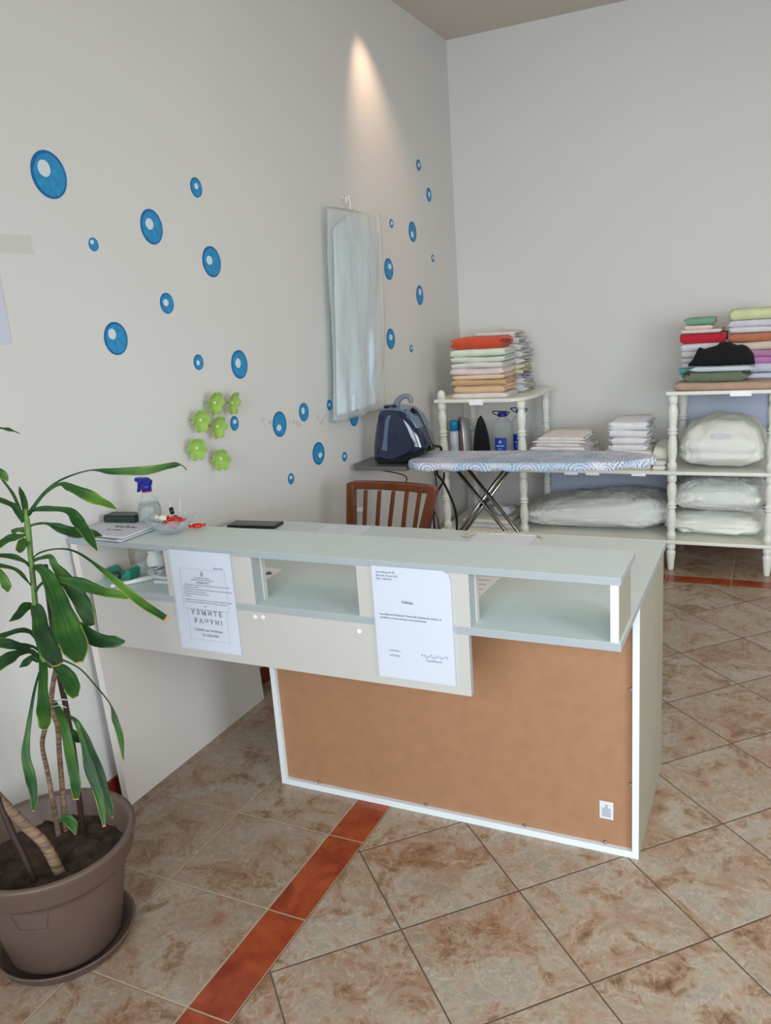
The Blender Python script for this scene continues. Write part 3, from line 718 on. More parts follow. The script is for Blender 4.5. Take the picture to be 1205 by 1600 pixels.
# paper poster cut by the left picture edge
q = [wall_px(21, 537), wall_px(0, 395)]
y1 = wall_px(17, 536).y; zb = wall_px(17, 537).z
t = thing('wall_poster', (0.0, y1-0.15, zb), 'pale paper poster taped on the wall at the far left edge', 'poster')
zt = wall_px(2, 400).z
bm = bmesh.new(); add_box(bm, 0.0015, 0.0022, y1-0.30, y1, zb, zt); finish('poster_sheet', bm, mat('lavender_white_paper', (206, 208, 224), 0.7), t)
q0 = wall_px(47, 368); q1 = wall_px(45, 397)
bm = bmesh.new(); add_box(bm, 0.0023, 0.0027, y1-0.12, q0.y, q1.z, q0.z); finish('tape_strip', bm, film('clear_tape', (214, 214, 204), 0.0, 0.5), t)

# ------------------------------------------------------------------ garment bag on the wall
hk = wall_px(533, 300)
tl = at(511, 322, 0, 0.05); tr = at(594, 332, 0, 0.05); bl = at(523, 661, 0, 0.05); br = at(605, 646, 0, 0.05)
t = thing('garment_bag', (0.05, (tl.y+tr.y)/2, bl.z), 'long translucent white garment bag with pale blue clothes hanging from a wall hook', 'garment bag')
def sack(y0t, y1t, y0b, y1b, z0, z1, x0, th, name, material, fold, seed, inset=0.0, shoulder=False):
    bm = bmesh.new(); nu, nv = 44, 60
    def pt(u, v, side):
        a = y0t+(y0b-y0t)*v; b = y1t+(y1b-y1t)*v
        y = a+(b-a)*u
        zt_ = z1
        if shoulder: zt_ = z1-0.09*abs(2*u-0.95)**1.5
        z = zt_+(z0-zt_)*v
        e = (1-abs(2*u-1)**4)*(0.35+0.65*min(1, v*4))
        f = fold*(math.sin(u*17+2.2*math.sin(v*3+seed)+seed)*0.5+nz((u*5, v*1.6, seed), 1.7)*1.6)*(0.35+0.65*v)
        f += 0.003*nz((u*14, v*26, seed+3), 1.0)
        return Vector((x0+side*th/2*e+f*(0.7 if side > 0 else 0.2), y, z))
    g = {}
    for s_ in (1, -1):
        for i in range(nu+1):
            for j in range(nv+1):
                if s_ == -1 and (i in (0, nu) or j in (0, nv)): g[(s_, i, j)] = g[(1, i, j)]
                else: g[(s_, i, j)] = bm.verts.new(pt(i/nu, j/nv, s_))
    for s_ in (1, -1):
        for i in range(nu):
            for j in range(nv):
                q = [g[(s_, i, j)], g[(s_, i+1, j)], g[(s_, i+1, j+1)], g[(s_, i, j+1)]]
                bm.faces.new(q if s_ > 0 else q[::-1]).smooth = True
    for v in bm.verts: v.co.x = max(v.co.x, 0.004)
    return finish(name, bm, material, t)
sack(tl.y+0.05, tr.y-0.02, bl.y+0.03, br.y-0.13, bl.z+0.03, tl.z-0.01, 0.045, 0.040, 'inner_clothes', mat('pale_blue_cotton', (206, 222, 232), 0.8, var=0.05, vscale=5), 0.022, 2.0, shoulder=True)
sack(tl.y, tr.y, bl.y, br.y, bl.z, tl.z, 0.048, 0.066, 'plastic_cover', film('milky_garment_film', (228, 234, 232), 0.30, 0.24, crease=0.5), 0.020, 1.0)
hz = tl.z
tube('hanger_hook', mat('white_hanger_plastic', (236, 236, 232), 0.4), t, [(0.035, hk.y+0.018, hz-0.01), (0.035, hk.y+0.016, hz+0.015), (0.034, hk.y+0.022, hz+0.035), (0.032, hk.y+0.012, hz+0.058), (0.030, hk.y-0.002, hz+0.063), (0.030, hk.y-0.012, hz+0.050), (0.030, hk.y-0.010, hz+0.038)], 0.0040, 8, sm=5)
tag(tube('wall_hook', mat('white_hanger_plastic', (214, 214, 208), 0.4), None, [(0.0, hk.y, hz+0.066), (0.03, hk.y, hz+0.055), (0.040, hk.y, hz+0.062), (0.042, hk.y, hz+0.07)], 0.003, 8, sm=4), 'small white wall hook carrying the garment bag', 'hook')

# ceiling spot lamp (out of frame, its light falls down the left wall)
s = thing('ceiling_spot_lamp', (0.17, SP.y, H-0.06), 'small round white ceiling spot lamp near the left wall', 'lamp')
bm = bmesh.new()
seg = 24
for (r0, h0, r1, h1) in ((0.045, 0.06, 0.045, 0.0), (0.045, 0.0, 0.034, 0.0), (0.034, 0.0, 0.034, 0.04)):
    a_ = [bm.verts.new((0.17+r0*math.cos(2*PI*k/seg), SP.y+r0*math.sin(2*PI*k/seg), H-0.06+h0-0.001)) for k in range(seg)]
    b_ = [bm.verts.new((0.17+r1*math.cos(2*PI*k/seg), SP.y+r1*math.sin(2*PI*k/seg), H-0.06+h1-0.001)) for k in range(seg)]
    for k in range(seg): bm.faces.new((a_[k], a_[(k+1) % seg], b_[(k+1) % seg], b_[k]))
bmesh.ops.remove_doubles(bm, verts=bm.verts, dist=1e-5)
finish('lamp_housing', bm, WEDGE, s)

# ------------------------------------------------------------------ storage rack with turned posts
RF, RB = 3.25, 3.80          # front and back post lines
ZB, ZM = 0.175, 0.562        # shelf tops
ZL, ZR = 0.972, 0.990        # top boards left and right
rack = thing('storage_rack', (1.0, 3.5, 0), 'long cream-white wooden shelf rack with turned posts against the back wall', 'shelf')
def shelf_board(x0, x1, zt, y0=RF-0.03, y1=RB+0.035, th=0.020, rnd=0.0, name='shelf_board'):
    bm = bmesh.new()
    if rnd:
        pts = [(x0, y0), (x1-0.10, y0)]
        for k in range(9):
            a = k/8; pts.append((x1-0.10+0.10*math.sin(a*PI/2), y0+0.24*(1-math.cos(a*PI/2))))
        pts += [(x1, y1), (x0, y1)]
    else: pts = [(x0, y0), (x1, y0), (x1, y1), (x0, y1)]
    add_prism(bm, pts, zt-th, zt, ax='z')
    return finish(name, bm, RACKP, rack, mods=[bevel_mod(0.006, 3)])
shelf_board(0.085, 0.665, ZL, rnd=1)
shelf_board(1.405, 1.965, ZR)
shelf_board(0.085, 1.965, ZM)
shelf_board(0.085, 1.965, ZB)
def post(x, y, z0, z1, foot=False, knob=False):
    h = z1-z0; r = 0.026
    pr = [(r*0.95, 0), (r*0.95, h*0.10), (r*0.70, h*0.12), (r*0.82, h*0.18), (r*0.98, h*0.28), (r*0.90, h*0.38), (r*0.72, h*0.47), (r*0.72, h*0.485), (r*1.02, h*0.49), (r*1.04, h*0.505), (r*0.74, h*0.515), (r*0.74, h*0.53), (r*1.04, h*0.54),
          (r*1.04, h*0.555), (r*0.74, h*0.565), (r*0.76, h*0.60), (r*0.95, h*0.72), (r*1.0, h*0.80), (r*0.72, h*0.875), (r*0.72, h*0.885), (r*0.95, h*0.90), (r*0.95, h)]
    if foot: pr = [(r*0.55, 0), (r*0.62, h*0.05), (r*0.95, h*0.62), (r*0.98, h*0.70), (r*0.7, h*0.74), (r*0.7, h*0.76), (r*0.95, h*0.80), (r*0.95, h)]
    if knob: pr = [(r*0.95, 0), (r*0.95, h*0.5), (r*0.8, h*0.75), (r*0.5, h*0.93), (0.001, h)]
    return lathe('post', RACKP, rack, pr, (x, y, z0), 20)
for x in (0.125, 0.612, 1.440, 1.925):
    for y in (RF, RB):
        post(x, y, 0, ZB-0.02, foot=True); post(x, y, ZB, ZM-0.02)
        zt = ZL if x < 1 else ZR
        post(x, y, ZM, zt-0.02)
post(0.125, RF, ZL, ZL+0.055, knob=True)
# lavender sheets added behind right-hand and lower bays, coloured for the bluish shade
LAV = mat('lavender_shade_tint', (186, 190, 212), 0.7)
box('shade_sheet', LAV, rack, 1.46, 1.93, RB+0.028, RB+0.034, ZM+0.001, ZR-0.021, 0)
box('shade_sheet', LAV, rack, 0.63, 1.93, RB+0.028, RB+0.034, ZB+0.001, ZM-0.021, 0)
def price_tag(x, z, w_=0.085, h_=0.030, tilt=0.0):
    o = box('label_tag', BRIGHT, rack, x-w_/2, x+w_/2, RF-0.0325, RF-0.0312, z-h_, z, 0)
    return o
price_tag(0.352, ZL-0.004); price_tag(1.80-0.03, ZR-0.003, 0.10, 0.026)
for x in (0.90, 1.02, 1.27): price_tag(x, ZM-0.012, 0.075, 0.016)

# ------------------------------------------------------------------ folded cloths
def cloth(name, rgb, x0, x1, y0, y1, z0, z1, label, cat='towel', group=None, layers=2, rag=0.010, seed=None, rough=0.95, wav=0.006, terry=True, sag=0.0, rotz=0.0, material=None):
    """folded cloth: nested U folds with the round fold at the front, sheet ends at the sides"""
    seed = random.random()*50 if seed is None else seed
    material = material or mat('%s_cloth_%d_%d_%d' % ('terry' if terry else 'woven', *rgb), rgb, rough, var=0.05, vscale=30, bump=0.8 if terry else 0.25, bscale=260 if terry else 120, sheen=0.15)
    bm = bmesh.new(); nx = 22; zc = (z0+z1)/2; hh = (z1-z0)/2
    for L in range(layers):
        ro = hh*(1-L/layers)*0.995; ri = hh*(1-(L+0.93)/layers)
        if L == layers-1: ri = hh*0.03
        yb = y1-0.004*L; yf = y0+hh*0.9
        prof = []
        for k in range(5): prof.append((yb+(yf-yb)*k/4, -ro))
        for k in range(1, 8):
            a = -PI/2-PI*k/8; prof.append((yf+ro*math.cos(a)*0.9, ro*math.sin(a)))
        for k in range(5): prof.append((yf+(yb-yf)*k/4, ro))
        inn = []
        for k in range(5): inn.append((yb+(yf-yb)*k/4, ri))
        for k in range(1, 6):
            a = PI/2+PI*k/6; inn.append((yf+ri*math.cos(a)*0.9, ri*math.sin(a)))
        for k in range(5): inn.append((yf+(yb-yf)*k/4, -ri))
        loop = prof[::-1]+inn[::-1] if False else prof+inn
        rings = []
        for i in range(nx+1):
            u = i/nx; x = x0+(x1-x0)*u; ring = []
            endf = max(0.0, 1-min(u, 1-u)*14)
            for q, (y, dz) in enumerate(loop):
                xo = x
                if endf > 0: xo += (1 if u > 0.5 else -1)*endf*rag*nz((y*9, dz*60+L*3, seed), 1.0)*1.6
                f = wav*nz((x*7, y*5, seed+L*0.3), 1.0)*(1 if y < y1-0.03 else 0.5)
                fz = 0.30*hh*nz((x*6, y*6, seed+9), 1.0)
                z = zc+dz*(1-0.22*endf)+ (fz if dz > 0 else fz*0.5) - sag*math.sin(u*PI)*0.0
                z = max(z, z0+0.0002)
                ring.append(bm.verts.new((xo, y-abs(f)*0.8+0.004*nz((x*16, dz*30, seed), 1.0), z)))
            rings.append(ring)
        m_ = len(loop)
        for a_, b_ in zip(rings, rings[1:]):
            for k in range(m_): bm.faces.new((a_[k], a_[(k+1) % m_], b_[(k+1) % m_], b_[k])).smooth = True
        h = len(prof)
        for ring in (rings[0], rings[-1]):
            # close the U shaped end with quads between outer and inner line
            op = ring[:h]; ip = ring[h:][::-1]
            for k in range(h-1):
                a_ = ip[min(len(ip)-1, int(round(k*(len(ip)-1)/(h-1))))]; b_ = ip[min(len(ip)-1, int(round((k+1)*(len(ip)-1)/(h-1))))]
                vs = [op[k], op[k+1], b_] + ([a_] if a_ is not b_ else [])
                try: bm.faces.new(vs)
                except ValueError: pass
    if rotz: bmesh.ops.rotate(bm, verts=bm.verts, cent=((x0+x1)/2, (y0+y1)/2, z0), matrix=Matrix.Rotation(rotz, 3, 'Z'))
    o = finish(name, bm, material, None)
    return tag(o, label, cat, group)
def stack(items, x0, x1, y0, y1, z, group, cat='towel', name='folded_towel', jit=0.006, **k):
    """items bottom to top: (rgb, thickness, dx0, dx1, label)"""
    for rgb, th, dx0, dx1, lab in items:
        cloth(name, rgb, x0+dx0, x1+dx1, y0+random.uniform(-jit, jit), y1+random.uniform(-jit, jit), z, z+th-0.0006, lab, cat, group, **k)
        z += th
    return z
random.seed(3)
# left bay, front pile
fp = [((226,220,216), 0.030, -0.005, 0.010, 'bottom white towel of the front pile on the left rack top'),
      ((226,190,150), 0.046, 0.008, -0.010, 'light peach towel second from the bottom of the left front pile'),
      ((204,168,126), 0.034, -0.004, 0.005, 'tan towel third from the bottom of the left front pile'),
      ((228,200,176), 0.026, 0.006, -0.008, 'peach towel above the tan one in the left front pile'),
      ((232,218,212), 0.040, -0.012, -0.014, 'pinkish white towel in the middle of the left front pile'),
      ((220,216,214), 0.032, -0.006, -0.010, 'greyish white towel above the pinkish one in the left front pile'),
      ((214,222,210), 0.034, -0.006, -0.002, 'pale mint towel third from top of the left front pile'),
      ((222,230,214), 0.042, -0.008, 0.006, 'pale greenish white towel right under the orange-red towel')]
zt = stack(fp, 0.200, 0.520, 3.255, 3.49, ZL, 'towels piled on the left rack top', layers=2)
cloth('folded_towel', (206, 78, 48), 0.205, 0.505, 3.25, 3.47, zt, zt+0.066, 'orange-red towel on top of the left front pile', group='towels piled on the left rack top', layers=3, wav=0.016, rag=0.02)
# left bay, rear pile, seen from its ragged ends
rp = [((206,204,200), 0.050, 0.0, 0.02, 'ragged grey-white towel lowest in the left rear pile'),
      ((214,212,208), 0.034, 0.0, 0.015, 'white towel second from the bottom of the left rear pile'),
      ((176,160,196), 0.026, 0.0, 0.0, 'lilac towel low in the left rear pile'),
      ((206,206,166), 0.030, 0.0, 0.0, 'pale yellow towel in the lower half of the left rear pile'),
      ((212,210,182), 0.030, 0.0, 0.006, 'cream yellow towel in the middle of the left rear pile'),
      ((216,214,212), 0.040, 0.0, 0.004, 'white towel above the yellow ones in the left rear pile'),
      ((210,210,208), 0.040, 0.0, 0.015, 'white towel fourth from top of the left rear pile'),
      ((214,214,214), 0.040, 0.0, 0.000, 'white towel third from top of the left rear pile'),
      ((208,208,208), 0.040, 0.0, -0.02, 'grey-white towel second from top of the left rear pile'),
      ((218,216,214), 0.036, -0.01, -0.04, 'white towel on top of the left rear pile')]
stack(rp, 0.28, 0.535, 3.52, 3.76, ZL, 'towels piled at the rear of the left rack top', layers=4, rag=0.028, wav=0.012)

# right rack top, rear left pile
def pile_from_px(rows, xl, xr, y0, y1, group, pre, **k):
    """rows bottom to top: (py_bottom, py_top, rgb, dxl, dxr, label) measured on the front face plane"""
    for pb, pt_, rgb, dl, dr, lab in rows:
        pass
r1 = [((216,226,232), 0.030, 0, 0.0, 'pale icy white towel lowest in the left pile on the right rack top'),
      ((214,226,234), 0.036, 0, 0.0, 'icy white towel below the turquoise one'),
      ((96,182,192), 0.034, 0, 0.0, 'turquoise towel low in the left pile on the right rack top'),
      ((206,212,224), 0.026, 0.004, 0.0, 'pale blue-white towel above the turquoise one'),
      ((216,202,206), 0.028, 0.004, 0.0, 'pale pink towel beside the black sweater'),
      ((216,218,218), 0.034, 0.008, 0.0, 'greyish white towel third under the bright red one'),
      ((222,224,234), 0.042, 0.002, 0.0, 'white towel directly under the bright red one'),
      ((196,34,52), 0.054, 0.0, 0.010, 'bright red towel near the top of the left pile on the right rack'),
      ((228,214,210), 0.020, 0.0, -0.010, 'thin pinkish white towel on the bright red towel')]
zt = stack(r1, 1.452, 1.668, 3.44, 3.70, ZR, 'towels in the rear piles on the right rack top', layers=2, rag=0.008)
zt = stack([((232,208,192), 0.024, 0, 0, 'small peach cloth under the green one at pile top')], 1.475, 1.610, 3.44, 3.62, zt, 'towels in the rear piles on the right rack top')
stack([((120,168,144), 0.036, 0, 0, 'small sage green towel topmost of the left pile on the right rack')], 1.480, 1.620, 3.44, 3.62, zt, 'towels in the rear piles on the right rack top')
r2 = [((206,212,226), 0.030, 0, 0, 'pale blue-white towel lowest in the rightmost pile'),
      ((208,214,230), 0.036, 0, 0, 'pale blue towel low in the rightmost pile'),
      ((206,208,222), 0.046, 0, 0, 'pale lavender-white towel above the blue ones at right edge'),
      ((196,130,190), 0.036, -0.004, 0, 'pink-purple towel in the rightmost pile'),
      ((184,132,168), 0.036, -0.002, 0, 'mauve towel above the pink-purple one'),
      ((214,202,186), 0.044, -0.004, 0, 'beige towel under the terracotta one in the rightmost pile'),
      ((190,118,90), 0.046, 0.0, 0, 'terracotta towel in the rightmost pile'),
      ((222,216,222), 0.030, 0.002, 0, 'thin white towel on the terracotta one'),
      ((212,210,222), 0.036, -0.004, -0.02, 'lavender-white towel second from top of the rightmost pile'),
      ((214,220,172), 0.056, 0.0, 0.01, 'pale lime yellow towel on top of the rightmost pile')]
stack(r2, 1.695, 1.925, 3.44, 3.70, ZR, 'towels in the rear piles on the right rack top', layers=2, rag=0.008)
# right rack top, front heap
cloth('folded_blanket', (186, 154, 134), 1.448, 1.945, 3.235, 3.42, ZR, ZR+0.040, 'brown-beige blanket folded along the front of the right rack top', 'blanket', layers=2, wav=0.02)
OL = mat('olive_green_knit', (106, 118, 96), 0.95, var=0.1, vscale=30, bump=0.7, bscale=200)
def crumple(name, material, c, s, label, cat, seed, amp=0.25, freq=3.0, boxy=0.6, sub=4, rotz=0, fine=0.0, floorz=None, parent=None):
    bm = bmesh.new(); bmesh.ops.create_icosphere(bm, subdivisions=sub, radius=1.0)
    for v in bm.verts:
        p = v.co.copy(); q = Vector([math.copysign(abs(t_)**boxy, t_) for t_ in p])
        d = 1+amp*nz(p, freq, seed)+amp*0.5*abs(nz(p, freq*2.3, seed+5))+fine*nz(p, freq*7, seed+8)
        v.co = Vector((q.x*s[0], q.y*s[1], q.z*s[2]))*d
    if rotz: bmesh.ops.rotate(bm, verts=bm.verts, cent=(0, 0, 0), matrix=Matrix.Rotation(rotz, 3, 'Z'))
    bmesh.ops.translate(bm, verts=bm.verts, vec=Vector(c))
    if floorz is not None:
        for v in bm.verts:
            if v.co.z < floorz: v.co.z = floorz+0.0002
    o = finish(name, bm, material, parent, smooth=True)
    if label: tag(o, label, cat)
    return o
cloth('folded_garment', (108, 120, 96), 1.500, 1.790, 3.245, 3.40, ZR+0.0405, ZR+0.094, 'olive green garment folded on the brown-beige blanket', 'clothing', layers=3, wav=0.03, material=OL, rag=0.03)
cloth('folded_shirt', (196, 206, 218), 1.535, 1.815, 3.255, 3.41, ZR+0.0945, ZR+0.120, 'pale blue and white shirt folded between olive garment and black sweater', 'clothing', layers=3, wav=0.03, terry=False, rag=0.02)
BLK = mat('black_knit', (18, 18, 22), 0.95, bump=0.5, bscale=200)
bm = bmesh.new(); nu, nv = 40, 20
xl, xr = 1.510, 1.828; zz = ZR+0.1215
out = [(0,0.02),(0.06,0.045),(0.12,0.10),(0.16,0.125),(0.24,0.105),(0.34,0.120),(0.42,0.125),(0.47,0.145),(0.56,0.150),(0.66,0.140),(0.72,0.125),(0.80,0.130),(0.88,0.115),(0.93,0.090),(0.98,0.060),(1.0,0.015)]
def hgt(u):
    for a_, b_ in zip(out, out[1:]):
        if u <= b_[0]: return a_[1]+(b_[1]-a_[1])*(u-a_[0])/(b_[0]-a_[0])
    return 0.01
rings = []
for i in range(nu+1):
    u = i/nu; ring = []; hH = hgt(u)*0.78
    for k in range(nv):
        a = 2*PI*k/nv; yy = math.cos(a); zz_ = math.sin(a)
        r_ = 1+0.14*nz((u*8, yy*2, zz_*2), 1.4, 4)
        ring.append(bm.verts.new((xl+(xr-xl)*u, 3.325+0.075*yy*r_*(0.55+0.45*math.sin(PI*min(1, max(0, u*0.9+0.05)))), max(zz, zz+hH/2+hH/2*math.copysign(abs(zz_)**0.7, zz_)*r_))))
    rings.append(ring)
for a_, b_ in zip(rings, rings[1:]):
    for k in range(nv): bm.faces.new((a_[k], a_[(k+1) % nv], b_[(k+1) % nv], b_[k])).smooth = True
bm.faces.new(rings[0][::-1]); bm.faces.new(rings[-1])
tag(finish('crumpled_sweater', bm, BLK, None), 'black sweater heaped on the folded clothes at right', 'clothing')

# middle shelf: flat pile of white linens, rolled pile, low pile
lin1 = [((226,222,222), 0.030, 0, 0.03, 'lowest white tablecloth of the flat left linen pile'), ((230,226,224), 0.026, 0.0, 0.02, 'second white tablecloth from the bottom of the flat linen pile'),
        ((224,222,222), 0.022, -0.012, 0.02, 'third white tablecloth of the flat linen pile'), ((228,224,222), 0.022, 0.0, 0.01, 'fourth white tablecloth of the flat linen pile'),
        ((230,226,226), 0.022, -0.01, 0.00, 'fifth white tablecloth of the flat linen pile'), ((222,220,222), 0.020, 0.005, -0.005, 'sixth white tablecloth of the flat linen pile'),
        ((228,224,224), 0.018, 0.02, -0.01, 'seventh white tablecloth of the flat linen pile'), ((232,228,226), 0.016, 0.03, 0.0, 'topmost white tablecloth of the flat linen pile')]
stack(lin1, 0.675, 0.955, 3.27, 3.62, ZM, 'white linens on the middle shelf', 'linen', 'folded_tablecloth', layers=3, rag=0.03, terry=False, wav=0.014)
z = stack([((226,222,212), 0.040, -0.03, 0.0, 'wide white cloth at the base of the rolled linen pile'), ((232,228,220), 0.060, -0.03, 0.0, 'thick soft white cloth under the rolled linens')], 1.10, 1.325, 3.26, 3.56, ZM, 'white linens on the middle shelf', 'linen', 'folded_tablecloth', layers=2, terry=False)
stack([((226,224,230), 0.034, 0, 0, 'lowest rolled white sheet of the tall linen pile'), ((230,228,232), 0.040, 0, -0.004, 'second rolled white sheet from the bottom of the tall linen pile'),
       ((226,224,228), 0.040, 0, 0.0, 'rolled white sheet second from the top of the tall linen pile'), ((230,230,234), 0.046, 0, -0.004, 'rolled white sheet on top of the tall linen pile')],
      1.105, 1.300, 3.28, 3.60, z, 'white linens on the middle shelf', 'linen', 'folded_sheet', layers=3, rag=0.022, terry=False)
z = stack([((228,226,220), 0.024, 0, 0, 'low white cloth beside the right rack post'), ((222,220,212), 0.024, 0, 0.0, 'middle white cloth of the low pile beside the right post')], 1.335, 1.405, 3.26, 3.60, ZM, 'white linens on the middle shelf', 'linen', 'folded_cloth', layers=2, terry=False)
cloth('folded_cloth', (220, 220, 208), 1.335, 1.410, 3.30, 3.62, z, z+0.07, 'cream cloth bulging on top of the low pile beside the right post', 'linen', 'white linens on the middle shelf', layers=2, terry=False, wav=0.02)

# irons, bottles and spray can on the middle shelf of the left bay
t = thing('spray_can', (0.138, 3.40, ZM), 'white spray can with bright blue cap beside the left rack post', 'can')
zcn = ZM
lathe('can_body', mat('pale_blue_printed_can', (186, 204, 220), 0.35, rgb2=(226, 232, 238), vscale=14), t, [(0.026, 0), (0.028, 0.004), (0.028, 0.192), (0.024, 0.198)], (0.138, 3.40, zcn), 24)
lathe('can_cap', mat('bright_blue_plastic', (20, 140, 190), 0.35), t, [(0.0275, 0), (0.0275, 0.055), (0.024, 0.062)], (0.138, 3.40, zcn+0.198), 24)
bm = bmesh.new()
for k in range(4): add_box(bm, 0.145+k*0.004, 0.147+k*0.005, 3.3705, 3.3712, zcn+0.03+0.006*k, zcn+0.045+0.004*k)
finish('can_print', bm, INK, t)
def iron(x, y, label, body, sole, yaw, hgt_=0.27, handle=BLACKP):
    """steam iron standing on its heel: point up"""
    t = thing('clothes_iron', (x, y, ZM), label, 'iron')
    n = 18; pts = []
    for k in range(n+1):
        u = k/n; pts.append((0.056*(1-u**2.2)**0.62 if u < 1 else 0.0, hgt_*u))
    outl = pts+[(-a, b) for a, b in pts[-2::-1]]
    R = Matrix.Rotation(yaw, 3, 'Z')
    def mk(name, sc, y0, y1, m_, par, lift=0.0, top=1.0):
        bm = bmesh.new(); a_ = [bm.verts.new((u*sc, y0, v*top+lift)) for u, v in outl]; b_ = [bm.verts.new((u*sc*0.8, y1, (v*top*0.9+0.004)+lift)) for u, v in outl]
        bm.faces.new(a_); bm.faces.new(b_[::-1])
        for k in range(len(outl)): bm.faces.new((a_[k], b_[k], b_[(k+1) % len(outl)], a_[(k+1) % len(outl)])).smooth = True
        for v in bm.verts: v.co = R @ v.co + Vector((x, y, ZM+0.001))
        return finish(name, bm, m_, par, mods=[bevel_mod(0.003, 2)])
    mk('soleplate', 1.0, -0.030, -0.024, sole, t)
    b = mk('iron_body', 0.97, -0.0235, 0.035, body, t)
    hp = [Vector((0, 0.03, 0.215)), Vector((0, 0.075, 0.19)), Vector((0, 0.088, 0.12)), Vector((0, 0.080, 0.05)), Vector((0, 0.03, 0.025))]
    tube('handle', handle, t, [R @ p + Vector((x, y, ZM)) for p in hp], 0.015, 12, sm=5)
    return t
iron(0.200, 3.41, 'copper and silver iron standing on its heel beside the spray can', mat('silver_iron_body', (170, 170, 172), 0.3, metal=0.5), mat('copper_soleplate', (152, 104, 88), 0.35, metal=0.4), -0.95, 0.29, handle=mat('silver_handle', (200, 200, 202), 0.35))
iron(0.318, 3.40, 'black iron standing on its heel next to the water bottles', mat('dark_teal_plastic', (22, 62, 74), 0.25), mat('black_soleplate', (24, 24, 28), 0.22), 0.18, 0.295)
def water_bottle(x, y, label):
    t = thing('water_bottle', (x, y, ZM), label, 'bottle', 'large clear water bottles')
    r = 0.062; pr = [(0, 0), (r*0.9, 0.001), (r, 0.012)]
    for k in range(12):
        z_ = 0.02+k*0.0165; pr += [(r, z_), (r*0.965, z_+0.005), (r*0.965, z_+0.010), (r, z_+0.014)]
    pr += [(r*0.98, 0.222), (r*0.85, 0.244), (r*0.55, 0.264), (0.022, 0.276), (0.022, 0.288), (0, 0.289)]
    lathe('bottle_body', PET, t, pr, (x, y, ZM), 28, sx=1.0, sy=0.95)
    lathe('bottle_cap', CAPB, t, [(0.026, 0), (0.027, 0.003), (0.027, 0.022), (0.024, 0.025)], (x, y, ZM+0.280), 24)
    bm = bmesh.new(); seg = 14
    for k in range(seg+1):
        a = -PI/2-0.62+1.24*k/seg
        bm.verts.new((x-0.0+0.0632*math.cos(a), y+0.0605*math.sin(a), ZM+0.060)); bm.verts.new((x+0.0632*math.cos(a), y+0.0605*math.sin(a), ZM+0.158))
    bm.verts.ensure_lookup_table()
    for k in range(seg): bm.faces.new((bm.verts[2*k], bm.verts[2*k+2], bm.verts[2*k+3], bm.verts[2*k+1])).smooth = True
    L = finish('bottle_label', bm, mat('royal_blue_label', (26, 60, 168), 0.4), t)
    bm = bmesh.new(); add_box(bm, x-0.024, x+0.024, y-0.0622, y-0.0612, ZM+0.106, ZM+0.114)
    for k in range(4): add_box(bm, x-0.016, x+0.010, y-0.0622, y-0.0612, ZM+0.072+k*0.007, ZM+0.0745+k*0.007)
    add_lathe(bm, [(0.010, 0), (0.010, 0.0006)], (x, y-0.0622, ZM+0.134), 16, ax='y')
    finish('label_print', bm, mat('pale_blue_print', (150, 186, 226), 0.5), L)
    tube('carry_strap', mat('navy_plastic_strap', (24, 28, 60), 0.4), t, [(x-0.022, y, ZM+0.282), (x-0.050, y-0.01, ZM+0.300), (x-0.056, y-0.012, ZM+0.312), (x-0.01, y-0.022, ZM+0.314), (x+0.045, y-0.012, ZM+0.306), (x+0.022, y, ZM+0.282)], 0.0032, 8, sm=5)
    return t
wb = water_bottle(0.445, 3.42, 'front large clear water bottle with blue cap and blue label, left of the post')
copy_thing(wb, (0.518, 3.56, ZM), 'second large clear water bottle standing behind the rack post')
bottle('clear_flask', 0.665, 3.46, ZM, 0.038, 0.22, PET, PET, 'cloudy clear plastic bottle right of the rack post')

# ------------------------------------------------------------------ pillow and duvets
WHC = mat('white_pillow_cotton', (226, 228, 222), 0.9, var=0.02, vscale=6, bump=0.35, bscale=70)
def pillow(name, c, s, material, parent, seed, wr=0.03, seam=True, n=3.2, flatb=0.5):
    bm = bmesh.new(); nu, nv = 72, 36; g = []
    for j in range(nv+1):
        ph = -PI/2+PI*j/nv; row = []
        for i in range(nu):
            th = 2*PI*i/nu
            def sp(v, e): return math.copysign(abs(v)**e, v)
            x = sp(math.cos(th), 2/n)*sp(math.cos(ph), 0.75); y = sp(math.sin(th), 2/n)*sp(math.cos(ph), 0.75); z = sp(math.sin(ph), 0.95)
            if z < 0: z *= flatb
            rad = nz((x*3, y*3, z*3), 1.0, seed)*wr*1.6+abs(nz((x*9, y*9, z*5), 1.0, seed+2))*wr
            near = math.exp(-(ph/0.07)**2)*0.05 if seam else 0
            # puckers fanning away from the seam
            rad += 0.030*math.sin(th*30+3*nz((x*4, y*4, 0), 1, seed))*math.exp(-abs(ph)*2.6)*(1 if seam else 0)
            k = 1+rad-near
            row.append(bm.verts.new((c[0]+x*s[0]*k, c[1]+y*s[1]*k, c[2]+z*s[2]*k)))
        g.append(row)
    for a_, b_ in zip(g, g[1:]):
        for i in range(nu): bm.faces.new((a_[i], a_[(i+1) % nu], b_[(i+1) % nu], b_[i])).smooth = True
    bmesh.ops.remove_doubles(bm, verts=bm.verts, dist=1e-5)
    return finish(name, bm, material, parent)
t = thing('bed_pillow', (1.685, 3.49, ZM), 'plump white pillow with a small label on the middle shelf of the right bay', 'pillow')
pillow('pillow_body', (1.683, 3.49, ZM+0.088), (0.216, 0.26, 0.180), WHC, t, 3, 0.045, flatb=0.46, n=4.2)
tg = at(1130, 682, 1, 3.245)
bm = bmesh.new(); add_box(bm, 1.64, 1.73, 3.236, 3.2368, tg.z-0.010, tg.z+0.012)
bmesh.ops.rotate(bm, verts=bm.verts, cent=(1.685, 3.236, tg.z), matrix=Matrix.Rotation(-0.45, 3, 'X')); 
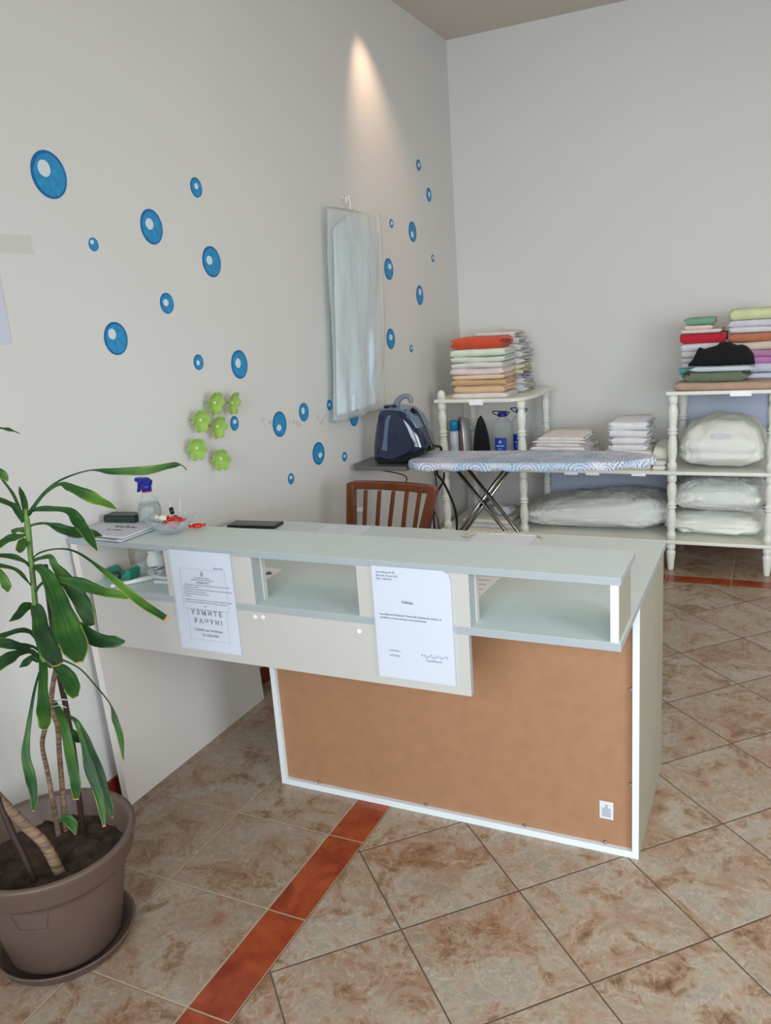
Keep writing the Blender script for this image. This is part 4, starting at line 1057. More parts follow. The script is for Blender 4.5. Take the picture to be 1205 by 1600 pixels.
bmesh.ops.translate(bm, verts=bm.verts, vec=(0, 0.006, 0)); finish('paper_label', bm, PAPER, t)
WHD = mat('white_duvet_cotton', (236, 238, 230), 0.85, var=0.03, vscale=5, bump=0.5, bscale=45)
BAG = film('clear_bedding_bag', (226, 230, 232), 0.16, 0.14, crease=1.0)
def wrapped(label, c, s, seed, cat='duvet', bag=True, name='bagged_duvet', n=4.5, flatb=0.8, shear=0.0):
    t = thing(name, (c[0], c[1], c[2]-s[2]*flatb), label, cat)
    dv = pillow('duvet', c, s, WHD, t, seed, 0.07, seam=False, n=n, flatb=flatb)
    for v in dv.data.vertices:
        if v.co.z > 0.02: v.co.z *= 1+shear*v.co.x/s[0]
    if bag: 
        bm = bmesh.new(); nu, nv = 120, 50; g = []
        for j in range(nv+1):
            ph = -PI/2+PI*j/nv; row = []
            for i in range(nu):
                th = 2*PI*i/nu
                def sp(v, e): return math.copysign(abs(v)**e, v)
                x = sp(math.cos(th), 2/n)*sp(math.cos(ph), 0.75); y = sp(math.sin(th), 2/n)*sp(math.cos(ph), 0.75); z = sp(math.sin(ph), 0.95)
                if z < 0: z *= flatb
                sl = x*9+z*3+1.6*nz((x*3, y*3, z*3), 1, seed)
                rad = 0.10*abs(nz((sl*1.3, z*1.2, y*2), 1.5, seed+11))**0.8*1.6+0.02
                row.append(bm.verts.new((c[0]+x*s[0]*(1+rad*0.5), c[1]+y*s[1]*(1+rad), c[2]+z*s[2]*(1+rad*(1.6 if z > 0 else 0.0)))))
            g.append(row)
        for a_, b_ in zip(g, g[1:]):
            for i in range(nu): bm.faces.new((a_[i], a_[(i+1) % nu], b_[(i+1) % nu], b_[i])).smooth = True
        bmesh.ops.remove_doubles(bm, verts=bm.verts, dist=1e-5)
        bg = finish('plastic_bag', bm, BAG, t)
        for v in bg.data.vertices:
            if v.co.z > 0.02: v.co.z *= 1+shear*v.co.x/s[0]
    return t
wrapped('long white duvet in a clear plastic bag on the bottom shelf between the middle posts', (0.985, 3.53, ZB+0.085), (0.415, 0.22, 0.100), 5, flatb=0.85, n=6.0, shear=0.22)
wrapped('lower white duvet on the bottom shelf of the right bay', (1.655, 3.52, ZB+0.062), (0.252, 0.22, 0.062), 8, bag=False, name='folded_duvet', flatb=1.0)
wrapped('upper white duvet in a clear plastic bag in the right bay, under the pillow shelf', (1.67, 3.50, ZB+0.138+0.075), (0.238, 0.22, 0.10), 9, flatb=0.75)
stack([((206,208,206), 0.030, 0, 0, 'lower folded grey-white cloth on the bottom shelf of the left bay'), ((220,218,206), 0.026, 0.01, -0.02, 'upper folded cream cloth on the bottom shelf of the left bay')], 0.20, 0.53, 3.28, 3.66, ZB, 'cloths on the bottom shelf of the left bay', 'linen', 'folded_cloth', layers=3, terry=False)
crumple('crumpled_paper', PAPER, (0.44, 3.42, ZB+0.0565+0.03), (0.06, 0.05, 0.03), 'crumpled white paper on the cloths of the bottom shelf', 'paper', 3, 0.4, 2.4, 0.8, sub=3, floorz=ZB+0.0565)

# ------------------------------------------------------------------ ironing board with cover
IB = 0.070        # turn of the board
ic = Vector((0.95, 2.37, 0)); IR = Matrix.Rotation(IB, 3, 'Z'); ZT = 0.800
def I3(x, y, z): return ic + IR @ Vector((x-ic.x, y-ic.y, 0)) + Vector((0, 0, z))
board = thing('ironing_board', (ic.x, ic.y, 0), 'ironing board in a white and blue mandala patterned cover on chromed legs', 'ironing board')
def cover_material():
    m = mat('mandala_cotton', (214, 220, 232), 0.8, bump=0.25, bscale=30); nt = m.node_tree; b = nt.nodes['Principled BSDF']; N = NT(nt)
    uv = nt.nodes.new('ShaderNodeUVMap'); sp = nt.nodes.new('ShaderNodeSeparateXYZ'); nt.links.new(uv.outputs[0], sp.inputs[0])
    U, V = sp.outputs[0], sp.outputs[1]; tc = nt.nodes.new('ShaderNodeTexCoord'); obj = tc.outputs['Object']
    def rosettes(px, py, ox, oy):
        # distance and angle inside a staggered lattice cell
        row = N.m('FLOOR', N.m('DIVIDE', N.m('ADD', V, oy), py))
        sh = N.m('MULTIPLY', N.m('FRACT', N.m('MULTIPLY', row, 0.5)), px)
        x = N.m('SUBTRACT', N.m('MULTIPLY', N.m('FRACT', N.m('DIVIDE', N.m('ADD', N.m('ADD', U, ox), sh), px)), px), px/2)
        y = N.m('SUBTRACT', N.m('MULTIPLY', N.m('FRACT', N.m('DIVIDE', N.m('ADD', V, oy), py)), py), py/2)
        d = N.m('SQRT', N.m('ADD', N.m('MULTIPLY', x, x), N.m('MULTIPLY', y, y)))
        return d, N.m('ARCTAN2', y, x)
    d, a = rosettes(0.235, 0.165, 0.02, 0.06)
    pet = N.m('ABSOLUTE', N.m('SINE', N.m('MULTIPLY', a, 7.0)))
    rr = N.m('ADD', N.m('MULTIPLY', d, 170.0), N.m('MULTIPLY', pet, N.m('MULTIPLY', d, 22.0)))
    line = N.ramp(N.m('ABSOLUTE', N.m('SINE', rr)), [(0.20, (1, 1, 1)), (0.55, (0, 0, 0))])
    inside = N.m('LESS_THAN', N.m('SUBTRACT', d, N.m('MULTIPLY', pet, 0.006)), 0.070)
    d2, a2 = rosettes(0.070, 0.056, 0.0, 0.01)
    swirl = N.m('ABSOLUTE', N.m('SINE', N.m('ADD', N.m('MULTIPLY', d2, 240.0), a2)))
    curl = N.ramp(swirl, [(0.30, (1, 1, 1)), (0.60, (0, 0, 0))])
    outside = N.m('SUBTRACT', 1.0, inside)
    wsh = N.noise(obj, 7, 3); blue = N.ramp(wsh, [(0.44, (0, 0, 0)), (0.56, (1, 1, 1))])
    base = N.mix(blue, lin((222, 222, 232)), lin((192, 208, 228)))
    c = N.mix(N.m('MULTIPLY', N.m('MULTIPLY', line, inside), 0.85), base, lin((84, 108, 158)))
    patch = N.ramp(N.noise(obj, 5.5, 2), [(0.47, (0, 0, 0)), (0.53, (1, 1, 1))])
    c = N.mix(N.m('MULTIPLY', N.m('MULTIPLY', curl, outside), N.m('ADD', 0.35, N.m('MULTIPLY', patch, 0.8))), c, lin((40, 96, 148)))
    nt.links.new(c, b.inputs['Base Color']); return m
CM = cover_material()
# outline of the board seen from above: square heel left, tapered nose right
XL, XN = 0.335, 1.465; YFb, YBb = 2.205, 2.535
def half(x):
    u = (x-XL)/(XN-XL); w_ = (YBb-YFb)/2
    if u < 0.07: return w_*(0.62+0.38*math.sin(u/0.07*PI/2))
    if u < 0.55: return w_
    v = (u-0.55)/0.45
    return w_*max(0.02, (1-v**2.6))**0.62
cy = (YFb+YBb)/2
bm = bmesh.new(); rows = []; nx = 110; uvb = bm.loops.layers.uv.new('UVMap'); UVB = {}
for i in range(nx+1):
    x = XL+(XN-XL)*(i/nx) if i else XL
    h_ = half(x); row = []
    for k in range(29):
        v = k/28*2-1     # across
        if abs(v) < 0.86:
            y = cy+v/0.86*h_; z_ = ZT-0.002*v*v+0.0015*nz((x*9, y*9, 0), 1)
        else:
            e = (abs(v)-0.86)/0.14; sg_ = 1 if v > 0 else -1
            y = cy+sg_*(h_+0.006*math.sin(e*PI)-0.010*max(0, e-0.8)*5); dr = 0.036+0.007*nz((x*14, sg_*3, 2), 1)+0.004*math.sin(x*46)
            if i < 8: dr += 0.010*(1-i/8)
            z_ = ZT-0.002-e*dr
        y += 0.003*nz((x*24, v*2, 7), 1)
        vv = (cy+v/0.86*h_) if abs(v) < 0.86 else cy+(1 if v > 0 else -1)*(h_+(abs(v)-0.86)/0.14*0.045)
        q_ = bm.verts.new(I3(x, y, z_)); UVB[q_] = (x, vv); row.append(q_)
    rows.append(row)
for a_, b_ in zip(rows, rows[1:]):
    for k in range(28): bm.faces.new((a_[k], b_[k], b_[k+1], a_[k+1])).smooth = True
bm.faces.new(rows[0]); bm.faces.new(rows[-1][::-1])
# underside
under = [(r[1], r[-2]) for r in rows]
for (a_, b_), (c_, d_) in zip(under, under[1:]): bm.faces.new((a_, b_, d_, c_))
for f in bm.faces:
    for l in f.loops: l[uvb].uv = UVB[l.vert]
finish('board_cover', bm, CM, board)
bm = bmesh.new(); add_box(bm, 0.40, 1.15, cy-0.05, cy+0.05, ZT-0.048, ZT-0.030)
for v in bm.verts: v.co = I3(v.co.x, v.co.y, v.co.z)
finish('board_rail', bm, STEEL, board)
# legs: two crossing pairs
def leg(a, b, off, r):
    A = at(*a, 1, 0.0); 
    return A
def pt(px, py, y): return at(px, py, 1, y)
def leg_pair(top, bot, y, gap, foot):
    """two parallel tubes from under the board down to the floor"""
    a = pt(*top, y); b = pt(*bot, y); d = (b-a)/(b.z-a.z)
    Tn = a+d*((ZT-0.040)-a.z); Bn = a+d*(0.03-a.z)
    for g in (-gap, gap):
        tube('leg', STEEL, board, [Tn+Vector((g*0.5, g, 0)), Bn+Vector((g*0.5, g, 0))], 0.0095, 12)
    tube('foot_bar', STEEL, board, [Bn+Vector((0, -foot, -0.018)), Bn+Vector((0, foot, -0.018))], 0.011, 12)
    for s_ in (-1, 1): tube('foot_cap', BLACKP, board, [Bn+Vector((0, s_*foot, -0.018)), Bn+Vector((0, s_*(foot+0.02), -0.018))], 0.0118, 12)
leg_pair((726, 738), (800, 830), 2.34, 0.030, 0.20)
leg_pair((790, 738), (722, 830), 2.40, 0.020, 0.17)
pv = pt(759, 784, 2.37); tube('pivot_bolt', BLACKP, board, [pv+Vector((0, -0.07, 0)), pv+Vector((0, 0.07, 0))], 0.007, 10)
# iron rest
RZ = ZT-0.014
bm = bmesh.new(); add_prism(bm, [(0.020, 2.27), (0.045, 2.225), (0.33, 2.225), (0.33, 2.50), (0.045, 2.50), (0.020, 2.47)], RZ-0.040, RZ-0.018, ax='z')
finish('iron_rest', bm, mat('grey_painted_tray', (110, 112, 110), 0.4, metal=0.3), board, mods=[bevel_mod(0.003)])
RT = RZ-0.018

# steam generator iron station on the rest
G = thing('steam_station', (0.17, 2.36, RT), 'dark blue glossy steam iron station with grey hook handle standing at the ironing board end', 'steam iron')
NAVY = mat('navy_glossy_plastic', (24, 34, 62), 0.10, coat=0.6); GREYB = mat('blue_grey_glossy_plastic', (84, 104, 132), 0.16, coat=0.4)
def gp(px, py, y=2.36): return at(px, py, 1, y)
# silhouette in the x-z plane taken at the middle depth, then given a rounded depth
sil = [(592,714),(592,700),(595,672),(600,650),(604,640),(620,638),(640,641),(652,651),(662,668),(668,682),(672,694),(673,700),(664,704),(645,711),(624,716),(606,717)]
P_ = [gp(*p) for p in sil]
zmin = min(p.z for p in P_); P_ = [Vector((p.x, 0, p.z-zmin+RT+0.022)) for p in P_]
cxm = sum(p.x for p in P_)/len(P_); czm = sum(p.z for p in P_)/len(P_)
def rounded_body(poly, cy_, depth, name, material, parent, e=0.55, n=14, shrink=1.0, yoff=0.0):
    bm = bmesh.new(); rings = []; m_ = len(poly)
    # resample outline smoothly
    cl = smooth_path([Vector(p) for p in poly]+[Vector(poly[0])], 4)[:-1]
    for j in range(n+1):
        t_ = -1+2*j/n; s_ = (1-abs(t_)**3.2)**(1/3.2)*0.42+0.58 if abs(t_) < 1 else 0.58
        s_ *= shrink
        rings.append([bm.verts.new((cxm+(p.x-cxm)*s_, cy_+yoff+t_*depth/2, czm+(p.z-czm)*(s_*0.6+0.4*shrink) if p.z > czm else czm+(p.z-czm)*(0.15*s_+0.85))) for p in cl])
    M_ = len(cl)
    for a_, b_ in zip(rings, rings[1:]):
        for k in range(M_): bm.faces.new((a_[k], a_[(k+1) % M_], b_[(k+1) % M_], b_[k])).smooth = True
    bm.faces.new(rings[0][::-1]); bm.faces.new(rings[-1])
    return finish(name, bm, material, parent)
rounded_body(P_, 2.36, 0.19, 'station_body', NAVY, G)
top = [p for p in P_ if p.z > czm+0.045]
bm = bmesh.new()
for (yo) in (0,):
    pp = [gp(*q) for q in ((600,654),(604,640),(620,637),(640,640),(654,652),(664,670),(658,668),(648,656),(636,650),(612,650))]
    sh = RT+0.022-zmin
    add_prism(bm, [(p.x, p.z+sh) for p in pp], 2.36-0.078, 2.36+0.078)
finish('upper_shell', bm, GREYB, G, mods=[bevel_mod(0.006, 3)])
def GP(px, py, y=2.36): p = gp(px, py, y); p.z += RT+0.022-zmin; return p
bm = bmesh.new()
a_ = GP(606, 648, 2.263); 
add_prism(bm, [(GP(x_, y_, 2.27).x, GP(x_, y_, 2.27).z) for x_, y_ in ((597,706),(600,690),(603,660),(607,652),(612,652),(609,662),(606,690),(606,708))], 2.262, 2.272)
finish('side_stripe', bm, GREYB, G, mods=[bevel_mod(0.003)])
lathe('filler_cap', BLACKP, G, [(0.030, 0), (0.034, 0.004), (0.030, 0.012)], (GP(614, 638).x, 2.33, GP(614, 638).z-0.002), 20)
lathe('front_button', BLACKP, G, [(0.009, 0), (0.007, -0.005)], (GP(609, 646, 2.29).x, 2.284, GP(609, 646, 2.29).z), 14, ax='y')
tube('hook_handle', mat('grey_plastic_handle', (120, 128, 138), 0.3), G, [GP(618,640), GP(622,630), GP(629,623), GP(637,622), GP(642,627), GP(643,633)], [0.018, 0.016, 0.013, 0.012, 0.013, 0.009], 14, sm=5)
tube('iron_rail', BLACKP, G, [GP(644,641), GP(652,649), GP(661,667), GP(668,684), GP(674,700), GP(676,706)], [0.006, 0.009, 0.009, 0.009, 0.009, 0.007], 10, sm=4)
bp = [GP(*q) for q in ((594,716),(672,701),(673,708),(640,722),(600,724))]
bm = bmesh.new(); add_prism(bm, [(p.x, max(p.z, RT)) for p in bp], 2.29, 2.43); finish('station_base', bm, BLACKP, G, mods=[bevel_mod(0.004)])
# hoses and cables
HOSE = mat('ribbed_black_hose', (28, 28, 30), 0.6, bump=1.0, bscale=400)
h1 = tube('steam_hose', HOSE, None, [GP(672,699,2.40), GP(682,700,2.44), GP(690,704,2.52), pt(684,722,2.58), pt(683,740,2.58), pt(692,752,2.56), pt(702,772,2.54), pt(710,792,2.5), pt(714,815,2.48), pt(712,845,2.48), pt(700,870,2.5), pt(680,850,2.5)], 0.0065, 8, sm=6)
tag(h1, 'thick black steam hose looping down behind the chair', 'hose')
h2 = tube('steam_hose', HOSE, None, [pt(694,738,2.50), pt(693,752,2.50), pt(684,768,2.49), pt(679,786,2.47), pt(678,810,2.46), pt(680,840,2.46), pt(684,880,2.46)], 0.0055, 8, sm=6)
tag(h2, 'black hose crossing the thick one beside the chair', 'hose')
c1 = tube('power_cable', BLACKP, None, [Vector((0.075, 2.25, RT-0.013)), pt(630,742,2.25), pt(633,760,2.22), pt(634,790,2.2), pt(633,822,2.2), pt(628,870,2.2)], 0.003, 8, sm=6)
tag(c1, 'thin black cable hanging from the iron rest behind the chair', 'cable')
c2 = tube('power_cable', BLACKP, None, [pt(679,735,2.46), pt(683,765,2.40), pt(679,795,2.37), pt(685,815,2.36), pt(688,850,2.36)], 0.0028, 8, sm=6)
tag(c2, 'thin black cable hanging right beside the chair post', 'cable')
# wall socket with a white plug
sk = at(553, 796, 0, 0.0)
t = thing('wall_socket', (0, sk.y, sk.z), 'white wall socket with plugged white plug seen through the chair back', 'socket')
box('socket_plate', WEDGE, t, 0.0005, 0.010, sk.y-0.04, sk.y+0.04, sk.z-0.04, sk.z+0.04, 0.003)
tube('plug', WEDGE, t, [(0.010, sk.y, sk.z), (0.045, sk.y+0.01, sk.z-0.003), (0.06, sk.y+0.02, sk.z-0.006)], [0.019, 0.017, 0.008], 16, sm=3)
tube('cord', WEDGE, t, [(0.06, sk.y+0.02, sk.z-0.006), (0.075, sk.y+0.08, sk.z-0.05), (0.07, sk.y+0.12, sk.z-0.16), (0.03, sk.y+0.12, 0.2)], 0.003, 8, sm=6)

# ------------------------------------------------------------------ chair behind the desk
CHY = 1.80
ch = thing('wooden_chair', (0.43, 1.62, 0), 'reddish-brown wooden chair with slatted back standing behind the desk', 'chair')
def cpt(px, py, dy=0.0): return at(px, py, 1, CHY+dy)
tlc, trc = cpt(541, 752), cpt(681, 760)
def leaned(x, z):  # chair back leans away
    return Vector((x, CHY+(z-0.62)*0.10, z))
def bar(name, pts, w0, d0, par, mt_=WOOD):
    bm = bmesh.new(); rings = []
    for p, w_ in pts:
        p = Vector(p)
        rings.append([bm.verts.new(p+Vector((sx_*w_/2, sy_*d0/2, 0))) for sx_, sy_ in ((-1,-1),(1,-1),(1,1),(-1,1))])
    for a_, b_ in zip(rings, rings[1:]):
        for k in range(4): bm.faces.new((a_[k], a_[(k+1) % 4], b_[(k+1) % 4], b_[k]))
    bm.faces.new(rings[0][::-1]); bm.faces.new(rings[-1])
    return finish(name, bm, mt_, par, mods=[bevel_mod(0.004, 2)])
zt_l, zt_r = tlc.z, trc.z; xL_, xR_ = tlc.x, trc.x
def rl(x, z): return leaned(x, z)
bar('back_post', [(Vector((xL_+0.035, CHY+0.10, 0.0)), 0.030), (leaned(xL_+0.018, 0.42), 0.040), (leaned(xL_+0.012, 0.60), 0.040), (leaned(xL_+0.018, zt_l-0.012), 0.036)], 0, 0.036, ch)
bar('back_post', [(Vector((xR_-0.095, CHY+0.10, 0.0)), 0.034), (leaned(xR_-0.085, 0.42), 0.044), (leaned(xR_-0.058, 0.60), 0.046), (leaned(xR_-0.018, zt_r-0.012), 0.036)], 0, 0.036, ch)
bm = bmesh.new(); n = 12; rings = []
for i in range(n+1):
    u = i/n; x = xL_+(xR_-xL_)*u; z1_ = zt_l+(zt_r-zt_l)*u+0.003*math.sin(u*PI); hgt2 = 0.036
    if i in (0, n): z1_ -= 0.008; hgt2 -= 0.008
    p = leaned(x, z1_); yb_ = 0.012*math.sin(u*PI)
    rings.append([bm.verts.new((p.x, p.y+a_+yb_, p.z-b_)) for a_, b_ in ((-0.019, 0), (0.017, 0), (0.017, hgt2), (-0.019, hgt2))])
for a_, b_ in zip(rings, rings[1:]):
    for k in range(4): bm.faces.new((a_[k], a_[(k+1) % 4], b_[(k+1) % 4], b_[k]))
bm.faces.new(rings[0][::-1]); bm.faces.new(rings[-1])
finish('top_rail', bm, WOOD, ch, mods=[bevel_mod(0.006, 3)])
for k, (pxa, pxb) in enumerate(((569.5, 570), (591, 590), (613, 609), (634, 630), (654, 648))):
    a_ = cpt(pxa, 765); b_ = cpt(pxb, 824)
    dx = (a_.x-b_.x)/(a_.z-b_.z)
    bar('slat', [(leaned(b_.x-dx*(b_.z-0.47), 0.47), 0.019), (leaned(a_.x, zt_l-0.040), 0.019)], 0, 0.012, ch)
bar('lower_rail', [(leaned(xL_+0.02, 0.47), 0.03), (leaned(xL_+0.02, 0.47), 0.03)], 0, 0.03, ch) if False else None
box('lower_rail', WOOD, ch, xL_+0.03, xR_-0.10, CHY-0.028, CHY-0.006, 0.452, 0.485, 0.003)
bm = bmesh.new(); add_prism(bm, [(xL_+0.0, CHY-0.03), (xR_-0.07, CHY-0.03), (xR_-0.03, CHY-0.43), (xL_-0.02, CHY-0.43)], 0.425, 0.452, ax='z'); finish('seat', bm, WOOD, ch, mods=[bevel_mod(0.008, 3)])
bar('front_leg', [(Vector((xL_+0.01, CHY-0.40, 0)), 0.028), (Vector((xL_+0.01, CHY-0.40, 0.425)), 0.036)], 0, 0.034, ch)
bar('front_leg', [(Vector((xR_-0.06, CHY-0.40, 0)), 0.028), (Vector((xR_-0.06, CHY-0.40, 0.425)), 0.036)], 0, 0.034, ch)

# ------------------------------------------------------------------ potted dracaena
PC = Vector((0.345, -0.095, 0)); PH = 0.300
plant = thing('potted_dracaena', (PC.x, PC.y, 0.0), 'tall leggy green dracaena tied to a dark stake in a taupe plastic pot', 'potted plant')
lathe('pot', POT, plant, [(0.0, 0.012), (0.130, 0.012), (0.136, 0.018), (0.172, 0.210), (0.178, 0.232), (0.190, 0.236), (0.196, 0.244), (0.202, 0.285), (0.209, 0.296), (0.207, 0.303), (0.196, 0.303), (0.188, 0.296), (0.182, 0.250), (0.170, 0.235), (0.166, 0.225), (0.0, 0.225)], PC, 72)
lathe('saucer', POT, plant, [(0.0, 0.0), (0.150, 0.0), (0.158, 0.006), (0.168, 0.030), (0.172, 0.033), (0.166, 0.034), (0.156, 0.012), (0.0, 0.0105)], PC+Vector((0.0, 0.0, 0.0)), 60)
bm = bmesh.new(); rings = []
for j in range(18):
    r = 0.176*j/17; rings.append([bm.verts.new((PC.x+r*math.cos(2*PI*k/48), PC.y+r*math.sin(2*PI*k/48), 0.238+0.014*nz((r*9*math.cos(2*PI*k/48), r*9*math.sin(2*PI*k/48), 0), 2.5, 1)+0.010*nz((r*9*math.cos(2*PI*k/48), r*9*math.sin(2*PI*k/48), 4), 7, 2))) for k in range(48)])
for a_, b_ in zip(rings, rings[1:]):
    for k in range(48): bm.faces.new((a_[k], a_[(k+1) % 48], b_[(k+1) % 48], b_[k])).smooth = True
bmesh.ops.remove_doubles(bm, verts=bm.verts, dist=1e-5)
finish('soil', bm, SOIL, plant)
# embossed panel on the pot
bm = bmesh.new()
pa = 0
def potpt(a, z):
    r = 0.136+(z-0.018)*(0.036/0.192)+0.0012; return Vector((PC.x+r*math.cos(a), PC.y+r*math.sin(a), z))
A0 = math.radians(-62)
pp = [potpt(A0-0.26, 0.222), potpt(A0-0.20, 0.175), potpt(A0-0.17, 0.166), potpt(A0, 0.165), potpt(A0+0.17, 0.166), potpt(A0+0.20, 0.175), potpt(A0+0.26, 0.222)]
add_tube(bm, smooth_path(pp, 4), 0.0012, 6); finish('embossed_line', bm, POT, plant)

DP = (PC-CAMP).dot(fw)
def px3(px, py, dd=0.0): return at_d(px, py, DP_at(py)+dd)
# the pot centre's vertical axis: depth along it changes with height because the camera looks down
def DP_at(py):
    # depth of the vertical axis above the pot centre at that image height
    lo, hi = 0.0, 2.2
    for _ in range(24):
        m_ = (lo+hi)/2
        if proj(Vector((PC.x, PC.y, m_))).y > py: lo = m_
        else: hi = m_
    return (Vector((PC.x, PC.y, (lo+hi)/2))-CAMP).dot(fw)
def leaf_material():
    m = mat('dracaena_leaf', (52, 108, 34), 0.42, spec=0.4); nt = m.node_tree; b = nt.nodes['Principled BSDF']; N = NT(nt)
    uv = nt.nodes.new('ShaderNodeUVMap'); s_ = nt.nodes.new('ShaderNodeSeparateXYZ'); nt.links.new(uv.outputs[0], s_.inputs[0])
    U, V = s_.outputs[0], s_.outputs[1]
    tc = nt.nodes.new('ShaderNodeTexCoord')
    vec = N.comb(N.m('MULTIPLY', U, 26.0), N.m('MULTIPLY', V, 1.2), 0.0)
    st = N.noise(vec, 1.0, 3)
    big = N.noise(tc.outputs['Object'], 9, 2)
    g = N.ramp(N.m('ADD', N.m('MULTIPLY', st, 0.45), N.m('MULTIPLY', big, 0.55)), [(0.38, lin((20, 52, 26))), (0.5, lin((34, 76, 30))), (0.66, lin((84, 122, 36)))])
    # yellowing margin near the far half, brown tip
    edge = N.m('ABSOLUTE', N.m('SUBTRACT', U, 0.5)); ef = N.m('MULTIPLY', N.m('GREATER_THAN', N.m('ADD', edge, N.m('MULTIPLY', big, 0.12)), 0.50), N.m('GREATER_THAN', N.m('ADD', V, N.m('MULTIPLY', big, 0.5)), 0.95))
    g = N.mix(N.m('MULTIPLY', ef, 0.45), g, lin((150, 170, 66)))
    tip = N.m('GREATER_THAN', N.m('ADD', V, N.m('MULTIPLY', st, 0.04)), 1.0)
    g = N.mix(tip, g, lin((176, 128, 78)))
    nt.links.new(g, b.inputs['Base Color'])
    bp_ = nt.nodes.new('ShaderNodeBump'); bp_.inputs['Strength'].default_value = 0.35; bp_.inputs['Distance'].default_value = 0.002
    nt.links.new(st, bp_.inputs['Height']); nt.links.new(bp_.outputs[0], b.inputs['Normal'])
    b.inputs['Subsurface Weight'].default_value = 0.08; b.inputs['Subsurface Radius'].default_value = (0.01, 0.02, 0.005)
    return m
LEAF = leaf_material()
STEMG = mat('green_stem', (92, 124, 60), 0.5, var=0.25, vscale=30)
CANE = mat('brown_scarred_cane', (132, 106, 84), 0.8, var=0.45, vscale=45, bump=0.8, bscale=80, stretch=(0.4, 0.4, 3))
def leaf(pts, wd, dd=(0, 0), face=0.75, trough=0.18, name='leaf', seed=0):
    """pts: photo pixels along the midrib, wd: blade half-widths in px at those points, dd: depth offset from base to tip"""
    n = len(pts); P3_ = []; W_ = []
    for i, (px, py) in enumerate(pts):
        u = i/(n-1); off = dd[0]+(dd[1]-dd[0])*u
        P3_.append(at_d(px, py, DPC+off)); W_.append((wd[i]*0.80 if wd[i] > 4.5 else wd[i]*0.62)*(DPC+off)/F)
    sm = 6; C_ = smooth_path(P3_, sm); Wd = []
    for i in range(n-1):
        for j in range(sm):
            t_ = j/sm; t_ = t_*t_*(3-2*t_); Wd.append(W_[i]+(W_[i+1]-W_[i])*t_)
    Wd.append(W_[-1]); N_ = len(C_)
    bm = bmesh.new(); uvl = bm.loops.layers.uv.new('UVMap'); rows = []; K = 8
    view = (CAMP-P3_[n//2]).normalized()
    for i, c in enumerate(C_):
        tg = (C_[min(i+1, N_-1)]-C_[max(i-1, 0)]).normalized()
        nrm = (view*face+Vector((0, 0, 1))*(1-face)); nrm = (nrm-tg*nrm.dot(tg)).normalized()
        sd = tg.cross(nrm).normalized(); row = []
        for k in range(K+1):
            v = -1+2*k/K; w_ = max(Wd[i], 0.0012)
            wob = 1+0.06*nz((i*0.35, (1 if v > 0 else -1)*2, seed), 1.0)*abs(v)
            p = c+sd*(v*w_*wob)+nrm*(trough*w_*(abs(v)**1.3)+0.0035*math.sin(i*0.55+seed*2+v*1.2)*abs(v)*min(1, w_/0.012))
            row.append(bm.verts.new(p))
        rows.append(row)
    for i in range(N_-1):
        for k in range(K):
            f = bm.faces.new((rows[i][k], rows[i][k+1], rows[i+1][k+1], rows[i+1][k])); f.smooth = True
            for l, (a_, b_) in zip(f.loops, ((k/K, i/(N_-1)), ((k+1)/K, i/(N_-1)), ((k+1)/K, (i+1)/(N_-1)), (k/K, (i+1)/(N_-1)))): l[uvl].uv = (a_, b_)
    def sol(o):
        m_ = o.modifiers.new('solid', 'SOLIDIFY'); m_.thickness = 0.0009; m_.offset = 0
    return finish(name, bm, LEAF, plant, mods=[sol])
DPC = (Vector((PC.x, PC.y, 0.7))-CAMP).dot(fw)
